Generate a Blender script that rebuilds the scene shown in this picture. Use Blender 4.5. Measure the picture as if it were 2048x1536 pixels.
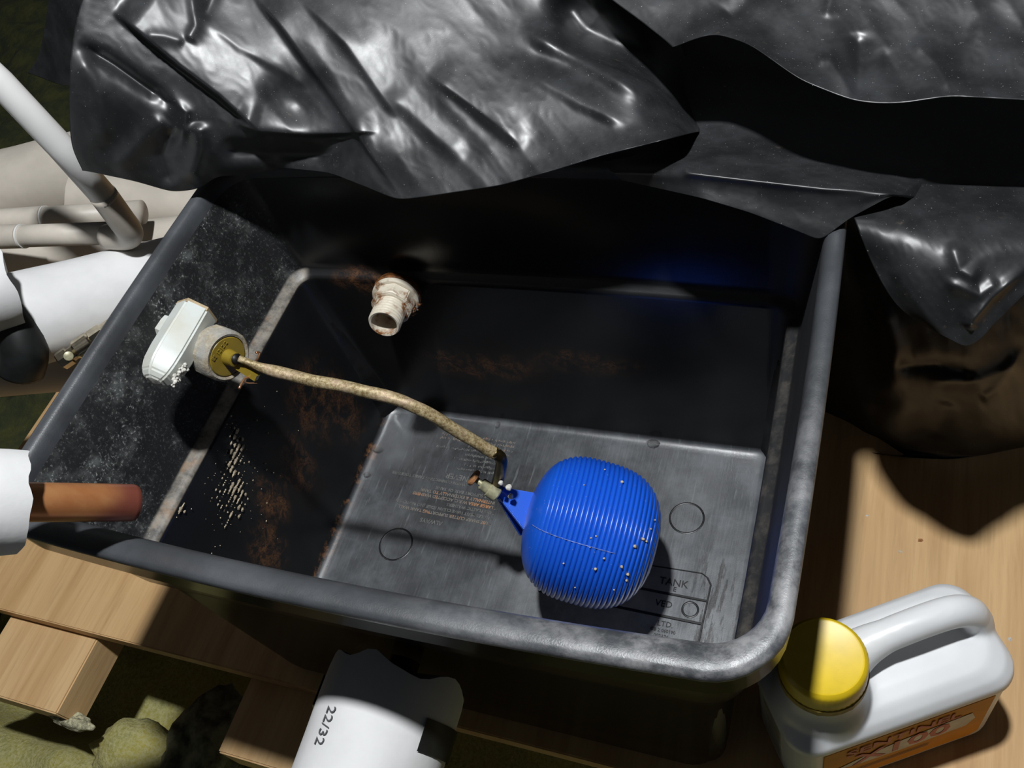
import bpy, bmesh, math, random
import numpy as np
from mathutils import Vector, Matrix, noise as mnoise

for o in list(bpy.data.objects):
    bpy.data.objects.remove(o, do_unlink=True)
SC = bpy.context.scene
COL = SC.collection

# ------------------------------------------------------------------ camera
FPX = 1810.94
CAM = np.array([0.2715, -0.3026, 0.7350])
ROT = np.array([[0.9271, 0.2858, -0.2423], [-0.0957, 0.8058, 0.5844], [0.3623, -0.5186, 0.7744]])  # world -> camera
cam_d = bpy.data.cameras.new('camera')
cam_d.sensor_fit = 'HORIZONTAL'; cam_d.sensor_width = 36.0
cam_d.lens = 36.0 * FPX / 2048.0
cam_d.clip_start = 0.01; cam_d.clip_end = 50
cam_o = bpy.data.objects.new('camera', cam_d); COL.objects.link(cam_o)
M = Matrix.Identity(4)
for i in range(3):
    for j in range(3):
        M[i][j] = float(ROT[j][i])
    M[i][3] = float(CAM[i])
q = M.to_quaternion(); q.normalize()
cam_o.matrix_world = Matrix.Translation(M.to_translation()) @ q.to_matrix().to_4x4()
SC.camera = cam_o

# ------------------------------------------------------------------ light
SC.view_settings.view_transform = 'Standard'
SC.view_settings.look = 'None'
SC.view_settings.exposure = 0.0
SC.view_settings.gamma = 1.0
SC.view_settings.use_curve_mapping = False
world = bpy.data.worlds.new('loft_dark'); SC.world = world
world.use_nodes = True
world.node_tree.nodes['Background'].inputs[0].default_value = (0.85, 0.92, 1.0, 1)
world.node_tree.nodes['Background'].inputs[1].default_value = 0.027
lamp = bpy.data.lights.new('loft_lamp', 'POINT')
lamp.energy = 82.0; lamp.shadow_soft_size = 0.034; lamp.color = (0.965, 0.985, 1.0)
lamp_o = bpy.data.objects.new('loft_lamp', lamp); COL.objects.link(lamp_o)
lamp_o.location = (0.167, -0.03, 1.52)


# ------------------------------------------------------------------ projection helpers (photo pixel -> point at a real place)
def ray(x, y):
    return ROT.T @ np.array([(x - 1024) / FPX, -(y - 768) / FPX, -1.0])
def atz(x, y, z):
    d = ray(x, y); return CAM + d * ((z - CAM[2]) / d[2])
def aty(x, y, v):
    d = ray(x, y); return CAM + d * ((v - CAM[1]) / d[1])
def atx(x, y, v):
    d = ray(x, y); return CAM + d * ((v - CAM[0]) / d[0])
def dep(x, y, t):
    return CAM + ray(x, y) * t

# ------------------------------------------------------------------ object helpers
def tag(o, label=None, cat=None, group=None, kind=None):
    if label: o['label'] = label
    if cat: o['category'] = cat
    if group: o['group'] = group
    if kind: o['kind'] = kind
    return o
def thing(name, loc, label, cat, group=None, kind=None):
    e = bpy.data.objects.new(name, None); COL.objects.link(e)
    e.empty_display_size = 0.02
    e.location = Vector([float(v) for v in loc])
    return tag(e, label, cat, group, kind)
def mesh(name, verts, faces, mat, parent=None, smooth=True):
    me = bpy.data.meshes.new(name)
    me.from_pydata([tuple(float(c) for c in v) for v in verts], [], faces)
    me.validate(); me.update()
    if smooth:
        me.polygons.foreach_set('use_smooth', [True] * len(me.polygons))
    return link(name, me, mat, parent)
def link(name, me, mat, parent=None):
    o = bpy.data.objects.new(name, me); COL.objects.link(o)
    if mat is not None:
        me.materials.clear(); me.materials.append(mat)
    if parent is not None:
        o.parent = parent
        o.matrix_parent_inverse = Matrix.Translation(-Vector(parent.location))   # meshes are written in world coordinates
    return o
def from_bm(name, bm, mat, parent=None, smooth=True, angle=None):
    bmesh.ops.recalc_face_normals(bm, faces=bm.faces)
    me = bpy.data.meshes.new(name); bm.to_mesh(me); bm.free()
    if smooth:
        me.polygons.foreach_set('use_smooth', [True] * len(me.polygons))
        if angle is not None:
            me.set_sharp_from_angle(angle=math.radians(angle))
    return link(name, me, mat, parent)
def baked(o):
    dg = bpy.context.evaluated_depsgraph_get(); dg.update()
    me = bpy.data.meshes.new_from_object(o.evaluated_get(dg))
    o.modifiers.clear(); o.data = me
    return o
def frame(a, b):
    w = Vector([float(v) for v in b]) - Vector([float(v) for v in a]); L = w.length; w.normalize()
    u = Vector((0, 0, 1)).cross(w)
    if u.length < 1e-4: u = Vector((1, 0, 0))
    u.normalize(); v = w.cross(u)
    return u, v, w, L
def bm_lathe(bm, a, w, prof, seg=32, u=None, cap=True, fn=None):
    """prof: (distance along w, radius); fn(angle, k)->radius factor"""
    a = Vector([float(c) for c in a]); w = Vector([float(c) for c in w]).normalized()
    if u is None:
        u = Vector((0, 0, 1)).cross(w)
        if u.length < 1e-4: u = Vector((1, 0, 0))
    u = Vector(u); u = (u - w * u.dot(w)).normalized(); v = w.cross(u)
    rings = []
    for k, (t, r) in enumerate(prof):
        ring = []
        for s in range(seg):
            an = 2 * math.pi * s / seg
            rr = r * (fn(an, k) if fn else 1)
            ring.append(bm.verts.new(a + w * t + (u * math.cos(an) + v * math.sin(an)) * rr))
        rings.append(ring)
    for i in range(len(rings) - 1):
        for s in range(seg):
            bm.faces.new((rings[i][s], rings[i][(s + 1) % seg], rings[i + 1][(s + 1) % seg], rings[i + 1][s]))
    if cap:
        bm.faces.new(rings[0][::-1]); bm.faces.new(rings[-1])
    return bm
def smooth_path(pts, n):
    P = [Vector([float(c) for c in p]) for p in pts]
    P = [P[0] * 2 - P[1]] + P + [P[-1] * 2 - P[-2]]
    out = []
    for i in range(1, len(P) - 2):
        for k in range(n):
            t = k / n
            a, b, c, d = P[i - 1], P[i], P[i + 1], P[i + 2]
            out.append(0.5 * ((2 * b) + (c - a) * t + (2 * a - 5 * b + 4 * c - d) * t * t + (3 * b - a - 3 * c + d) * t ** 3))
    out.append(P[-2]); return out
def bm_tube(bm, pts, r, seg=20, cap=True, rfun=None):
    P = [Vector([float(c) for c in p]) for p in pts]
    n = len(P); rings = []; u = None
    for i in range(n):
        w = (P[min(i + 1, n - 1)] - P[max(i - 1, 0)]).normalized()
        if u is None:
            u = Vector((0, 0, 1)).cross(w)
            if u.length < 1e-3: u = Vector((1, 0, 0)).cross(w)
        u = (u - w * u.dot(w)).normalized(); v = w.cross(u)
        ring = []
        for s in range(seg):
            an = 2 * math.pi * s / seg
            rr = r if rfun is None else rfun(i / (n - 1), an)
            ring.append(bm.verts.new(P[i] + (u * math.cos(an) + v * math.sin(an)) * rr))
        rings.append(ring)
    for i in range(n - 1):
        for s in range(seg):
            bm.faces.new((rings[i][s], rings[i][(s + 1) % seg], rings[i + 1][(s + 1) % seg], rings[i + 1][s]))
    if cap:
        bm.faces.new(rings[0][::-1]); bm.faces.new(rings[-1])
    return bm
def bm_box(bm, lo, hi, bevel=0.0):
    vs = bmesh.ops.create_cube(bm, size=1.0)['verts']
    for v in vs:
        for k in range(3):
            v.co[k] = lo[k] + (v.co[k] + 0.5) * (hi[k] - lo[k])
    if bevel:
        es = list({e for v in vs for e in v.link_edges})
        bmesh.ops.bevel(bm, geom=es, offset=bevel, segments=2, affect='EDGES')
    return bm
def text_mesh(name, s, size, extrude, mat, parent, origin, right, up, align='LEFT', bold=0.0):
    c = bpy.data.curves.new(name, 'FONT'); c.body = s; c.size = size; c.extrude = extrude
    c.align_x = align; c.offset = bold; c.resolution_u = 2
    o = bpy.data.objects.new(name, c); COL.objects.link(o)
    dg = bpy.context.evaluated_depsgraph_get(); dg.update()
    me = bpy.data.meshes.new_from_object(o.evaluated_get(dg))
    bpy.data.objects.remove(o, do_unlink=True)
    r = Vector(right).normalized(); n = r.cross(Vector(up)).normalized(); u = n.cross(r)
    T = Matrix(((r.x, u.x, n.x, origin[0]), (r.y, u.y, n.y, origin[1]), (r.z, u.z, n.z, origin[2]), (0, 0, 0, 1)))
    me.transform(T)
    return link(name, me, mat, parent)

# ------------------------------------------------------------------ material helpers
class NT:
    def __init__(self, name):
        self.m = bpy.data.materials.new(name); self.m.use_nodes = True
        self.t = self.m.node_tree; self.n = self.t.nodes
        self.b = self.n['Principled BSDF']; self._pos = None
    def link(self, a, b): self.t.links.new(a, b)
    def node(self, typ, **kw):
        nd = self.n.new(typ)
        for k, v in kw.items(): setattr(nd, k, v)
        return nd
    @property
    def pos(self):
        if self._pos is None:
            self._pos = self.node('ShaderNodeTexCoord').outputs['Object']
        return self._pos
    def noise(self, scale, detail=4, rough=0.55, stretch=None, dist=0.0, vec=None):
        nd = self.node('ShaderNodeTexNoise'); nd.inputs['Scale'].default_value = scale
        nd.inputs['Detail'].default_value = detail; nd.inputs['Roughness'].default_value = rough
        nd.inputs['Distortion'].default_value = dist
        v = vec or self.pos
        if stretch:
            mp = self.node('ShaderNodeMapping'); mp.inputs['Scale'].default_value = stretch[:3]
            if len(stretch) > 3: mp.inputs['Rotation'].default_value = stretch[3]
            self.link(v, mp.inputs[0]); v = mp.outputs[0]
        self.link(v, nd.inputs['Vector']); return nd.outputs['Fac']
    def voronoi(self, scale):
        nd = self.node('ShaderNodeTexVoronoi'); nd.inputs['Scale'].default_value = scale
        self.link(self.pos, nd.inputs['Vector']); return nd.outputs['Distance']
    def map(self, fac, a, b, lo=0.0, hi=1.0, smooth=True):
        nd = self.node('ShaderNodeMapRange'); nd.interpolation_type = 'SMOOTHSTEP' if smooth else 'LINEAR'
        self.link(fac, nd.inputs[0])
        for i, v in zip((1, 2, 3, 4), (a, b, lo, hi)): nd.inputs[i].default_value = v
        return nd.outputs[0]
    def math(self, op, a, b):
        nd = self.node('ShaderNodeMath', operation=op)
        for i, v in enumerate((a, b)):
            if isinstance(v, (int, float)): nd.inputs[i].default_value = v
            else: self.link(v, nd.inputs[i])
        nd.use_clamp = op in ('ADD', 'MULTIPLY'); return nd.outputs[0]
    def mul(self, *a):
        r = a[0]
        for x in a[1:]: r = self.math('MULTIPLY', r, x)
        return r
    def add(self, *a):
        r = a[0]
        for x in a[1:]: r = self.math('ADD', r, x)
        return r
    def mix(self, fac, a, b):
        nd = self.node('ShaderNodeMix', data_type='RGBA')
        for i, v in ((0, fac), (6, a), (7, b)):
            if isinstance(v, tuple): nd.inputs[i].default_value = (*v, 1)
            elif isinstance(v, (int, float)): nd.inputs[i].default_value = v
            else: self.link(v, nd.inputs[i])
        return nd.outputs[2]
    def axis(self, k):
        nd = self.node('ShaderNodeSeparateXYZ'); self.link(self.pos, nd.inputs[0]); return nd.outputs[k]
    def blob(self, c, r):
        s = self.node('ShaderNodeVectorMath', operation='SUBTRACT'); self.link(self.pos, s.inputs[0]); s.inputs[1].default_value = [float(v) for v in c]
        d = self.node('ShaderNodeVectorMath', operation='DIVIDE'); self.link(s.outputs[0], d.inputs[0]); d.inputs[1].default_value = r
        l = self.node('ShaderNodeVectorMath', operation='LENGTH'); self.link(d.outputs[0], l.inputs[0])
        return self.map(l.outputs['Value'], 1.0, 0.35)
    def bump(self, h, strength=0.3, dist=0.002, prev=None):
        nd = self.node('ShaderNodeBump'); nd.inputs['Strength'].default_value = strength; nd.inputs['Distance'].default_value = dist
        self.link(h, nd.inputs['Height'])
        if prev is not None: self.link(prev, nd.inputs['Normal'])
        self.link(nd.outputs[0], self.b.inputs['Normal']); return nd.outputs[0]
    def set(self, key, v):
        i = self.b.inputs[key]
        if isinstance(v, tuple): i.default_value = (*v, 1)
        elif isinstance(v, (int, float)): i.default_value = v
        else: self.link(v, i)
        return self
def plain(name, col, rough=0.5, metal=0.0, var=0.12, scale=60, bump=0.0, spec=None):
    k = NT(name)
    n = k.noise(scale, 5)
    dark = tuple(c * (1 - var * 2) for c in col); lite = tuple(min(1, c * (1 + var)) for c in col)
    k.set('Base Color', k.mix(k.map(n, 0.3, 0.7), dark, lite)).set('Roughness', rough).set('Metallic', metal)
    if spec is not None: k.set('Specular IOR Level', spec)
    if bump: k.bump(k.noise(scale * 3, 6), bump, 0.002)
    return k.m

BLACK = (0.0075, 0.0078, 0.0085)

# --- tank plastic
def tank_mat(kind):
    k = NT('black_tank_plastic_' + kind)
    fine = k.noise(900, 3, 0.6); mid = k.noise(70, 8, 0.7); big = k.noise(14, 4, 0.5)
    x, z = k.axis(0), k.axis(2)
    col = k.mix(k.map(big, 0.35, 0.7), BLACK, tuple(c * 1.5 for c in BLACK))
    if kind == 'shell':
        # limescale bloom on the left hand wall
        left = k.map(x, -0.212, -0.226)
        spots = k.map(k.noise(420, 4, 0.75), 0.53, 0.72)
        patch = k.map(k.noise(33, 6, 0.65), 0.42, 0.66)
        dens = k.add(k.mul(patch, 0.75), 0.16)
        cloud = k.mul(left, k.math('MULTIPLY', patch, k.map(mid, 0.35, 0.75)))
        col = k.mix(k.mul(cloud, 0.55), col, (0.19, 0.205, 0.20))
        col = k.mix(k.mul(left, spots, dens), col, (0.42, 0.44, 0.42))
        # deposits on the ledge
        led = k.mul(k.map(z, 0.1975, 0.1992), k.map(z, 0.2062, 0.2040))
        ledl = k.mul(led, k.map(x, -0.205, -0.213))
        col = k.mix(k.mul(ledl, k.map(k.noise(55, 7, 0.7), 0.25, 0.7)), col, (0.30, 0.27, 0.225))
        col = k.mix(k.mul(ledl, k.map(k.noise(38, 4, 0.6), 0.54, 0.72), 0.7), col, (0.34, 0.19, 0.09))
        ledr = k.mul(led, k.map(x, 0.205, 0.213))
        col = k.mix(k.mul(ledr, k.map(mid, 0.4, 0.7), 0.5), col, (0.10, 0.085, 0.07))
        # rusty stains with a shape of their own
        stain = None
        for (px, py, ax, v, r, a) in (
                (585, 925, 'x', -0.208, (0.03, 0.03, 0.05), 0.8), (640, 800, 'x', -0.205, (0.03, 0.05, 0.06), 0.55),
                (545, 1000, 'x', -0.206, (0.03, 0.02, 0.04), 0.9), (540, 1095, 'x', -0.203, (0.03, 0.025, 0.04), 1.0),
                (940, 735, 'y', 0.143, (0.09, 0.03, 0.030), 0.8), (1160, 735, 'y', 0.143, (0.07, 0.03, 0.022), 0.45),
                (700, 830, 'x', -0.20, (0.03, 0.03, 0.05), 0.5), (720, 570, 'y', 0.146, (0.04, 0.03, 0.02), 0.8), (790, 590, 'y', 0.146, (0.045, 0.03, 0.04), 0.9)):
            c = atx(px, py, v) if ax == 'x' else aty(px, py, v)
            b = k.mul(k.blob(c, r), a)
            stain = b if stain is None else k.math('MAXIMUM', stain, b)
        brk = k.mul(k.map(k.noise(60, 8, 0.75, dist=0.6), 0.40, 0.68), k.map(k.noise(500, 3, 0.7), 0.25, 0.6))
        col = k.mix(k.mul(stain, brk), col, (0.17, 0.075, 0.030))
        rust = k.map(z, 0.012, 0.002)
        edge = k.mul(rust, k.map(x, -0.188, -0.196), k.map(k.noise(90, 6, 0.7), 0.5, 0.68))
        col = k.mix(edge, col, (0.26, 0.12, 0.05))
        # roughness: glossy walls, scuffed floor
        scr = k.noise(60, 6, 0.7, (9.0, 0.5, 1.0, (0, 0, math.radians(-24))))
        scr2 = k.noise(60, 5, 0.7, (0.6, 9.0, 1.0, (0, 0, math.radians(33))))
        floor = k.map(z, 0.006, 0.001)
        panel = k.blob((-0.088, 0.068, 0.0), (0.105, 0.085, 1.0))
        wet = k.blob((0.165, -0.06, 0.0), (0.085, 0.11, 1.0))
        rf = k.math('SUBTRACT', k.add(0.29, k.mul(k.map(scr, 0.35, 0.7), 0.10), k.mul(k.map(k.noise(16, 5, 0.6), 0.35, 0.7), 0.16)), k.add(k.mul(panel, 0.10), k.mul(wet, 0.06)))
        rw = k.add(0.22, k.mul(k.map(mid, 0.3, 0.8), 0.06), k.mul(left, 0.3), k.mul(led, 0.22), k.mul(k.map(x, 0.196, 0.204), 0.28))
        rmix = k.node('ShaderNodeMix', data_type='FLOAT')
        k.link(floor, rmix.inputs[0]); k.link(rw, rmix.inputs[2]); k.link(rf, rmix.inputs[3])
        k.set('Roughness', rmix.outputs[0])
        scr3 = k.noise(26, 3, 0.6, (10.0, 0.9, 1.0, (0, 0, math.radians(-16))))
        wst = k.mul(floor, k.blob((0.172, -0.03, 0.0), (0.035, 0.12, 1.0)), k.map(k.noise(30, 6, 0.7, (2.6, 0.45, 1.0)), 0.50, 0.56))
        lines = k.math('MAXIMUM', k.math('MAXIMUM', k.map(scr, 0.66, 0.74), k.map(scr2, 0.69, 0.76)), k.mul(k.map(scr3, 0.60, 0.70), 0.8))
        col = k.mix(k.mul(floor, lines, 0.6), col, (0.22, 0.23, 0.24))
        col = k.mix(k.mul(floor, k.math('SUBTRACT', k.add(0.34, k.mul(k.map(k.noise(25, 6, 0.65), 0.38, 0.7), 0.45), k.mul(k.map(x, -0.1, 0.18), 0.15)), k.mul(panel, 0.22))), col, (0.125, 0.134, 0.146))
        col = k.mix(k.mul(floor, k.blob((0.13, -0.08, 0.0), (0.20, 0.15, 1.0)), k.add(0.3, k.mul(k.map(k.noise(40, 6, 0.7), 0.35, 0.65), 0.6)), 0.5), col, (0.30, 0.31, 0.32))  # lamp sheen painted into the front right floor, broken up by scuffs
        col = k.mix(k.mul(wst, 0.9), col, (0.012, 0.012, 0.013))
        h = k.add(k.mul(fine, 0.35), k.mul(scr, 0.4), k.mul(k.noise(18, 2), 0.25))
        k.bump(h, 0.16, 0.0010)
    else:
        scuff = k.mul(k.map(k.noise(20, 4, 0.5), 0.38, 0.7), 0.35)
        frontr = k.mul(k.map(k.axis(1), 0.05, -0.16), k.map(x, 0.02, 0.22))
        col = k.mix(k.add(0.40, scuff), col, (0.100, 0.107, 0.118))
        col = k.mix(k.mul(frontr, k.map(k.noise(45, 7, 0.7), 0.35, 0.7), 0.75), col, (0.38, 0.38, 0.385))  # front right mottling, lightened to paint in the lamp's sheen
        k.set('Roughness', k.add(0.33, k.mul(k.map(mid, 0.3, 0.7), 0.15)))
        k.bump(k.add(k.mul(fine, 0.5), k.mul(mid, 0.5)), 0.25, 0.0010)
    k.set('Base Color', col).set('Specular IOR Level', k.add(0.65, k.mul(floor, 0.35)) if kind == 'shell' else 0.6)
    return k.m

def bag_mat():
    k = NT('black_polythene')
    n1 = k.noise(26, 6, 0.62); n2 = k.noise(120, 5, 0.6)
    dust = k.map(k.noise(620, 3, 0.75), 0.665, 0.73)
    dz = k.map(k.noise(12, 4), 0.42, 0.68)
    col = k.mix(k.map(n1, 0.35, 0.75), (0.010, 0.0108, 0.0115), (0.026, 0.028, 0.031))
    col = k.mix(k.mul(dust, 0.7), col, (0.35, 0.36, 0.35))
    col = k.mix(k.mul(k.map(n2, 0.62, 0.8), dz, 0.5), col, (0.13, 0.10, 0.075))
    k.set('Base Color', col)
    k.set('Roughness', k.add(0.38, k.mul(k.map(n1, 0.3, 0.7), 0.10))).set('Specular IOR Level', 0.85)
    k.bump(k.add(k.mul(n1, 0.6), k.mul(n2, 0.4)), 0.05, 0.003)
    return k.m

def wood_mat(name, light, dark, grain=(1.0, 0.06, 1.0), scale=55, rot=0.0):
    k = NT(name)
    g = k.noise(scale, 6, 0.6, (*grain, (0, 0, rot)), dist=0.4)
    g2 = k.noise(scale * 6, 3, 0.6, (*grain, (0, 0, rot)))
    b = k.noise(5, 3)
    col = k.mix(k.map(g, 0.36, 0.66), light, dark)
    col = k.mix(k.mul(k.map(g2, 0.45, 0.8), 0.35), col, tuple(c * 0.6 for c in dark))
    col = k.mix(k.mul(k.map(b, 0.4, 0.7), 0.3), col, tuple(c * 0.75 for c in light))
    v_ = k.voronoi(11)
    col = k.mix(k.mul(k.map(v_, 0.055, 0.03), k.map(k.noise(7, 2), 0.45, 0.6), 0.75), col, tuple(c * 0.35 for c in dark))
    k.set('Base Color', col).set('Roughness', 0.62)
    k.bump(k.add(k.mul(g, 0.5), k.mul(g2, 0.5)), 0.25, 0.0015)
    return k.m

MSK = plain('black_skirt_plastic', (0.0085, 0.0085, 0.009), 0.2, var=0.2, scale=40, spec=0.3)
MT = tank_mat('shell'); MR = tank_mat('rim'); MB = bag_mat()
MBOARD = wood_mat('plywood', (0.66, 0.43, 0.205), (0.53, 0.32, 0.14))
MBEAR = wood_mat('rough_sawn_timber', (0.70, 0.47, 0.235), (0.56, 0.345, 0.155), scale=45)
MFOAM = plain('white_foam', (0.74, 0.74, 0.74), 0.75, var=0.04, scale=25, bump=0.15)
MFOAMB = plain('shade_toned_cream_foam', (0.56, 0.51, 0.44), 0.75, var=0.06, scale=22, bump=0.15)  # cream, darkened further to carry the shade on these laggings
MPVC = plain('white_pvc', (0.72, 0.72, 0.71), 0.38, var=0.04, scale=15)
MPVCB = plain('shade_toned_pvc', (0.58, 0.53, 0.46), 0.45, var=0.1, scale=18)  # white pipe toned down: shade painted into the elbow and rear pipes
MTAPE = plain('black_tape', (0.012, 0.014, 0.014), 0.45, var=0.2)
MINK = plain('grey_ink', (0.10, 0.10, 0.11), 0.6, var=0.1)
MNYLON = NT('white_nylon'); MNYLON.set('Base Color', MNYLON.mix(MNYLON.map(MNYLON.noise(45, 4), 0.3, 0.75), (0.66, 0.70, 0.68), (0.60, 0.60, 0.53))).set('Roughness', 0.35).set('Subsurface Weight', 0.35)
MNYLON.b.inputs['Subsurface Radius'].default_value = (0.006, 0.006, 0.005); MNYLON = MNYLON.m
MSTAINN = plain('stained_nylon', (0.55, 0.42, 0.25), 0.5, var=0.2)
MOLIVE = plain('mustard_plastic', (0.27, 0.19, 0.022), 0.35, var=0.08, scale=80)
MCRUST = NT('limescaled_nut')
_c = MCRUST.noise(260, 6, 0.7); _d = MCRUST.noise(60, 5, 0.6)
MCRUST.set('Base Color', MCRUST.mix(MCRUST.map(_d, 0.35, 0.68), MCRUST.mix(MCRUST.map(_c, 0.4, 0.65), (0.34, 0.28, 0.19), (0.52, 0.46, 0.35)), (0.36, 0.36, 0.34))).set('Roughness', 0.7)
MCRUST.bump(_c, 0.6, 0.0015); MCRUST = MCRUST.m
MSCALE = plain('white_limescale', (0.72, 0.70, 0.64), 0.85, var=0.15, scale=300, bump=0.4)
MARM = NT('tarnished_brass_rod')
_c = MARM.noise(420, 5, 0.7); _d = MARM.noise(45, 5, 0.6)
MARM.set('Base Color', MARM.mix(MARM.map(_d, 0.5, 0.75), MARM.mix(MARM.map(_c, 0.35, 0.65), (0.22, 0.15, 0.06), (0.55, 0.45, 0.26)), (0.55, 0.40, 0.30))).set('Roughness', 0.5).set('Metallic', 0.25)
MARM.bump(_c, 0.5, 0.0008); MARM = MARM.m
MBRASS = plain('dull_brass', (0.46, 0.44, 0.28), 0.45, metal=0.25, var=0.2, scale=200)
MCHROME = plain('nickel_fitting', (0.62, 0.55, 0.42), 0.22, metal=1.0, var=0.15, scale=120)
MRUSTY = plain('rusty_brass', (0.36, 0.17, 0.07), 0.7, metal=0.2, var=0.35, scale=220, bump=0.5)
MCOPW = plain('bare_copper_wire', (0.62, 0.32, 0.17), 0.35, metal=0.8, var=0.1)
MSTEM = plain('shade_dark_brass', (0.10, 0.075, 0.035), 0.35, metal=0.9, var=0.25, scale=200)  # brass darkened in colour for the shadow the rod throws on it
MDARK = plain('blackened_rod', (0.012, 0.011, 0.010), 0.5, var=0.3)
MCOP = NT('oxidised_copper')
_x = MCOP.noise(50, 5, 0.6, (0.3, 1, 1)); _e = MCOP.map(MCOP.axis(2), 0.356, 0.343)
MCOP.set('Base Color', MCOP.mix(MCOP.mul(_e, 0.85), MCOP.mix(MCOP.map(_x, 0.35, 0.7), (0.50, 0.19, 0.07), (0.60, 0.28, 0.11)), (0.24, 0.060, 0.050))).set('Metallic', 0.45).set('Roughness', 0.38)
MCOP = MCOP.m
MBLUE = NT('blue_float_plastic')
_c = MBLUE.noise(120, 6, 0.7); _d = MBLUE.noise(900, 2)
MBLUE.set('Base Color', MBLUE.mix(MBLUE.mul(MBLUE.map(_c, 0.68, 0.8), 0.6), MBLUE.mix(MBLUE.map(_d, 0.70, 0.78), (0.010, 0.105, 0.66), (0.45, 0.47, 0.55)), (0.22, 0.16, 0.18))).set('Roughness', 0.28)
MBLUE = MBLUE.m
MBLUE2 = plain('pale_blue_seam', (0.12, 0.20, 0.60), 0.5, var=0.3, scale=400)
MHDPE = NT('white_hdpe'); MHDPE.set('Base Color', MHDPE.mix(MHDPE.map(MHDPE.noise(20, 3), 0.3, 0.7), (0.74, 0.75, 0.76), (0.80, 0.81, 0.82))).set('Roughness', 0.36).set('Subsurface Weight', 0.45)
MHDPE.b.inputs['Subsurface Radius'].default_value = (0.02, 0.018, 0.016); MHDPE = MHDPE.m
MYEL = plain('yellow_cap_plastic', (0.74, 0.52, 0.015), 0.38, var=0.05, scale=60)
MCAPR = plain('dusty_yellow_ring', (0.42, 0.30, 0.05), 0.6, var=0.25, scale=120)
MORANGE = plain('orange_label', (0.74, 0.30, 0.003), 0.6, var=0.05, scale=40, spec=0.2)
MPALE = plain('pale_label', (0.52, 0.48, 0.42), 0.5, var=0.08, scale=60)
MRED = plain('red_print', (0.52, 0.03, 0.01), 0.5, var=0.1)
MWHITEP = plain('white_print', (0.70, 0.66, 0.56), 0.5, var=0.1)
MOVF = NT('white_plastic_rust_stained')
_c = MOVF.noise(110, 6, 0.7); _z = MOVF.map(MOVF.noise(60, 4), 0.40, 0.62)
MOVF.set('Base Color', MOVF.mix(MOVF.mul(MOVF.map(_c, 0.42, 0.58), _z), (0.72, 0.66, 0.54), (0.24, 0.09, 0.02))).set('Roughness', 0.4)
MOVF = MOVF.m
MRIVET = plain('rust_brown_deposit', (0.20, 0.075, 0.02), 0.45, var=0.4, scale=300, bump=0.5)
MWATER = NT('water'); MWATER.set('Base Color', (1.0, 1.0, 1.0)).set('Roughness', 0.02).set('Transmission Weight', 1.0).set('IOR', 1.33); MWATER = MWATER.m
MEMB = plain('embossed_plastic', (0.15, 0.15, 0.145), 0.5, var=0.2, scale=200)
MEMBO = NT('embossed_plastic_rusty'); _c = MEMBO.noise(40, 5, 0.6)
MEMBO.set('Base Color', MEMBO.mix(MEMBO.map(_c, 0.50, 0.62), (0.19, 0.17, 0.15), (0.46, 0.21, 0.09))).set('Roughness', 0.55); MEMBO = MEMBO.m
MLINE = plain('moulded_line', (0.009, 0.009, 0.01), 0.35, var=0.2)
MWOOL = NT('yellow_glass_wool'); _c = MWOOL.noise(18, 7, 0.7); _d = MWOOL.noise(260, 4, 0.7)
MWOOL.set('Base Color', MWOOL.mix(MWOOL.map(_d, 0.35, 0.65), MWOOL.mix(MWOOL.map(_c, 0.35, 0.65), (0.40, 0.34, 0.07), (0.26, 0.27, 0.10)), (0.46, 0.43, 0.20))).set('Roughness', 0.95)
MWOOL.bump(MWOOL.add(MWOOL.mul(_c, 0.5), MWOOL.mul(_d, 0.5)), 0.8, 0.006); MWOOL = MWOOL.m
MGREEN = NT('green_loft_quilt'); _c = MGREEN.noise(22, 7, 0.7); _d = MGREEN.noise(90, 5, 0.7)
MGREEN.set('Base Color', MGREEN.mix(MGREEN.map(_d, 0.66, 0.76), MGREEN.mix(MGREEN.map(_c, 0.35, 0.65), (0.05, 0.052, 0.010), (0.018, 0.026, 0.008)), (0.12, 0.20, 0.12))).set('Roughness', 0.95)
MGREEN.bump(_c, 0.8, 0.01); MGREEN = MGREEN.m
MFLAKE = plain('cream_flake', (0.60, 0.50, 0.36), 0.85, var=0.15, scale=300)
MRFLAKE = plain('rust_flake', (0.40, 0.18, 0.07), 0.8, var=0.2, scale=300)

# ================================================================== the setting: floor boarding and quilt
BT = -0.004                       # top of the boarding = underside of the tank
bm = bm_box(bmesh.new(), (-0.66, -0.155, BT - 0.018), (0.80, 0.95, BT), 0.0012)
fl = from_bm('floor', bm, MBOARD, None, True, 30)
tag(fl, 'plywood boarding of the loft under the black tank', 'floor', kind='structure')

def wool(name, x0, x1, y0, y1, z, amp, n, mat, seed, label, cat, freq=9.0, zf=None):
    vs, fs = [], []
    ny = max(8, int(n * (y1 - y0) / (x1 - x0)))
    for j in range(ny + 1):
        for i in range(n + 1):
            x = x0 + (x1 - x0) * i / n; y = y0 + (y1 - y0) * j / ny
            h = mnoise.fractal(Vector((x * freq + seed, y * freq, 0.3)), 0.9, 2.1, 5) * amp
            vs.append((x, y, z + h + (zf(x, y) if zf else 0.0)))
    for j in range(ny):
        for i in range(n):
            a = j * (n + 1) + i; fs.append((a, a + 1, a + n + 2, a + n + 1))
    o = mesh(name, vs, fs, mat); return tag(o, label, cat, kind='stuff')
wool('glass_wool', -1.05, 0.85, -0.37, -0.05, -0.125, 0.022, 150, MWOOL, 3.0, 'yellow glass wool insulation between the timber bearers', 'insulation', 8.0, lambda x, y: -0.085 * (lambda t: t * t * (3 - 2 * t))(min(1.0, max(0.0, (y + 0.262) / 0.045))))
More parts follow.
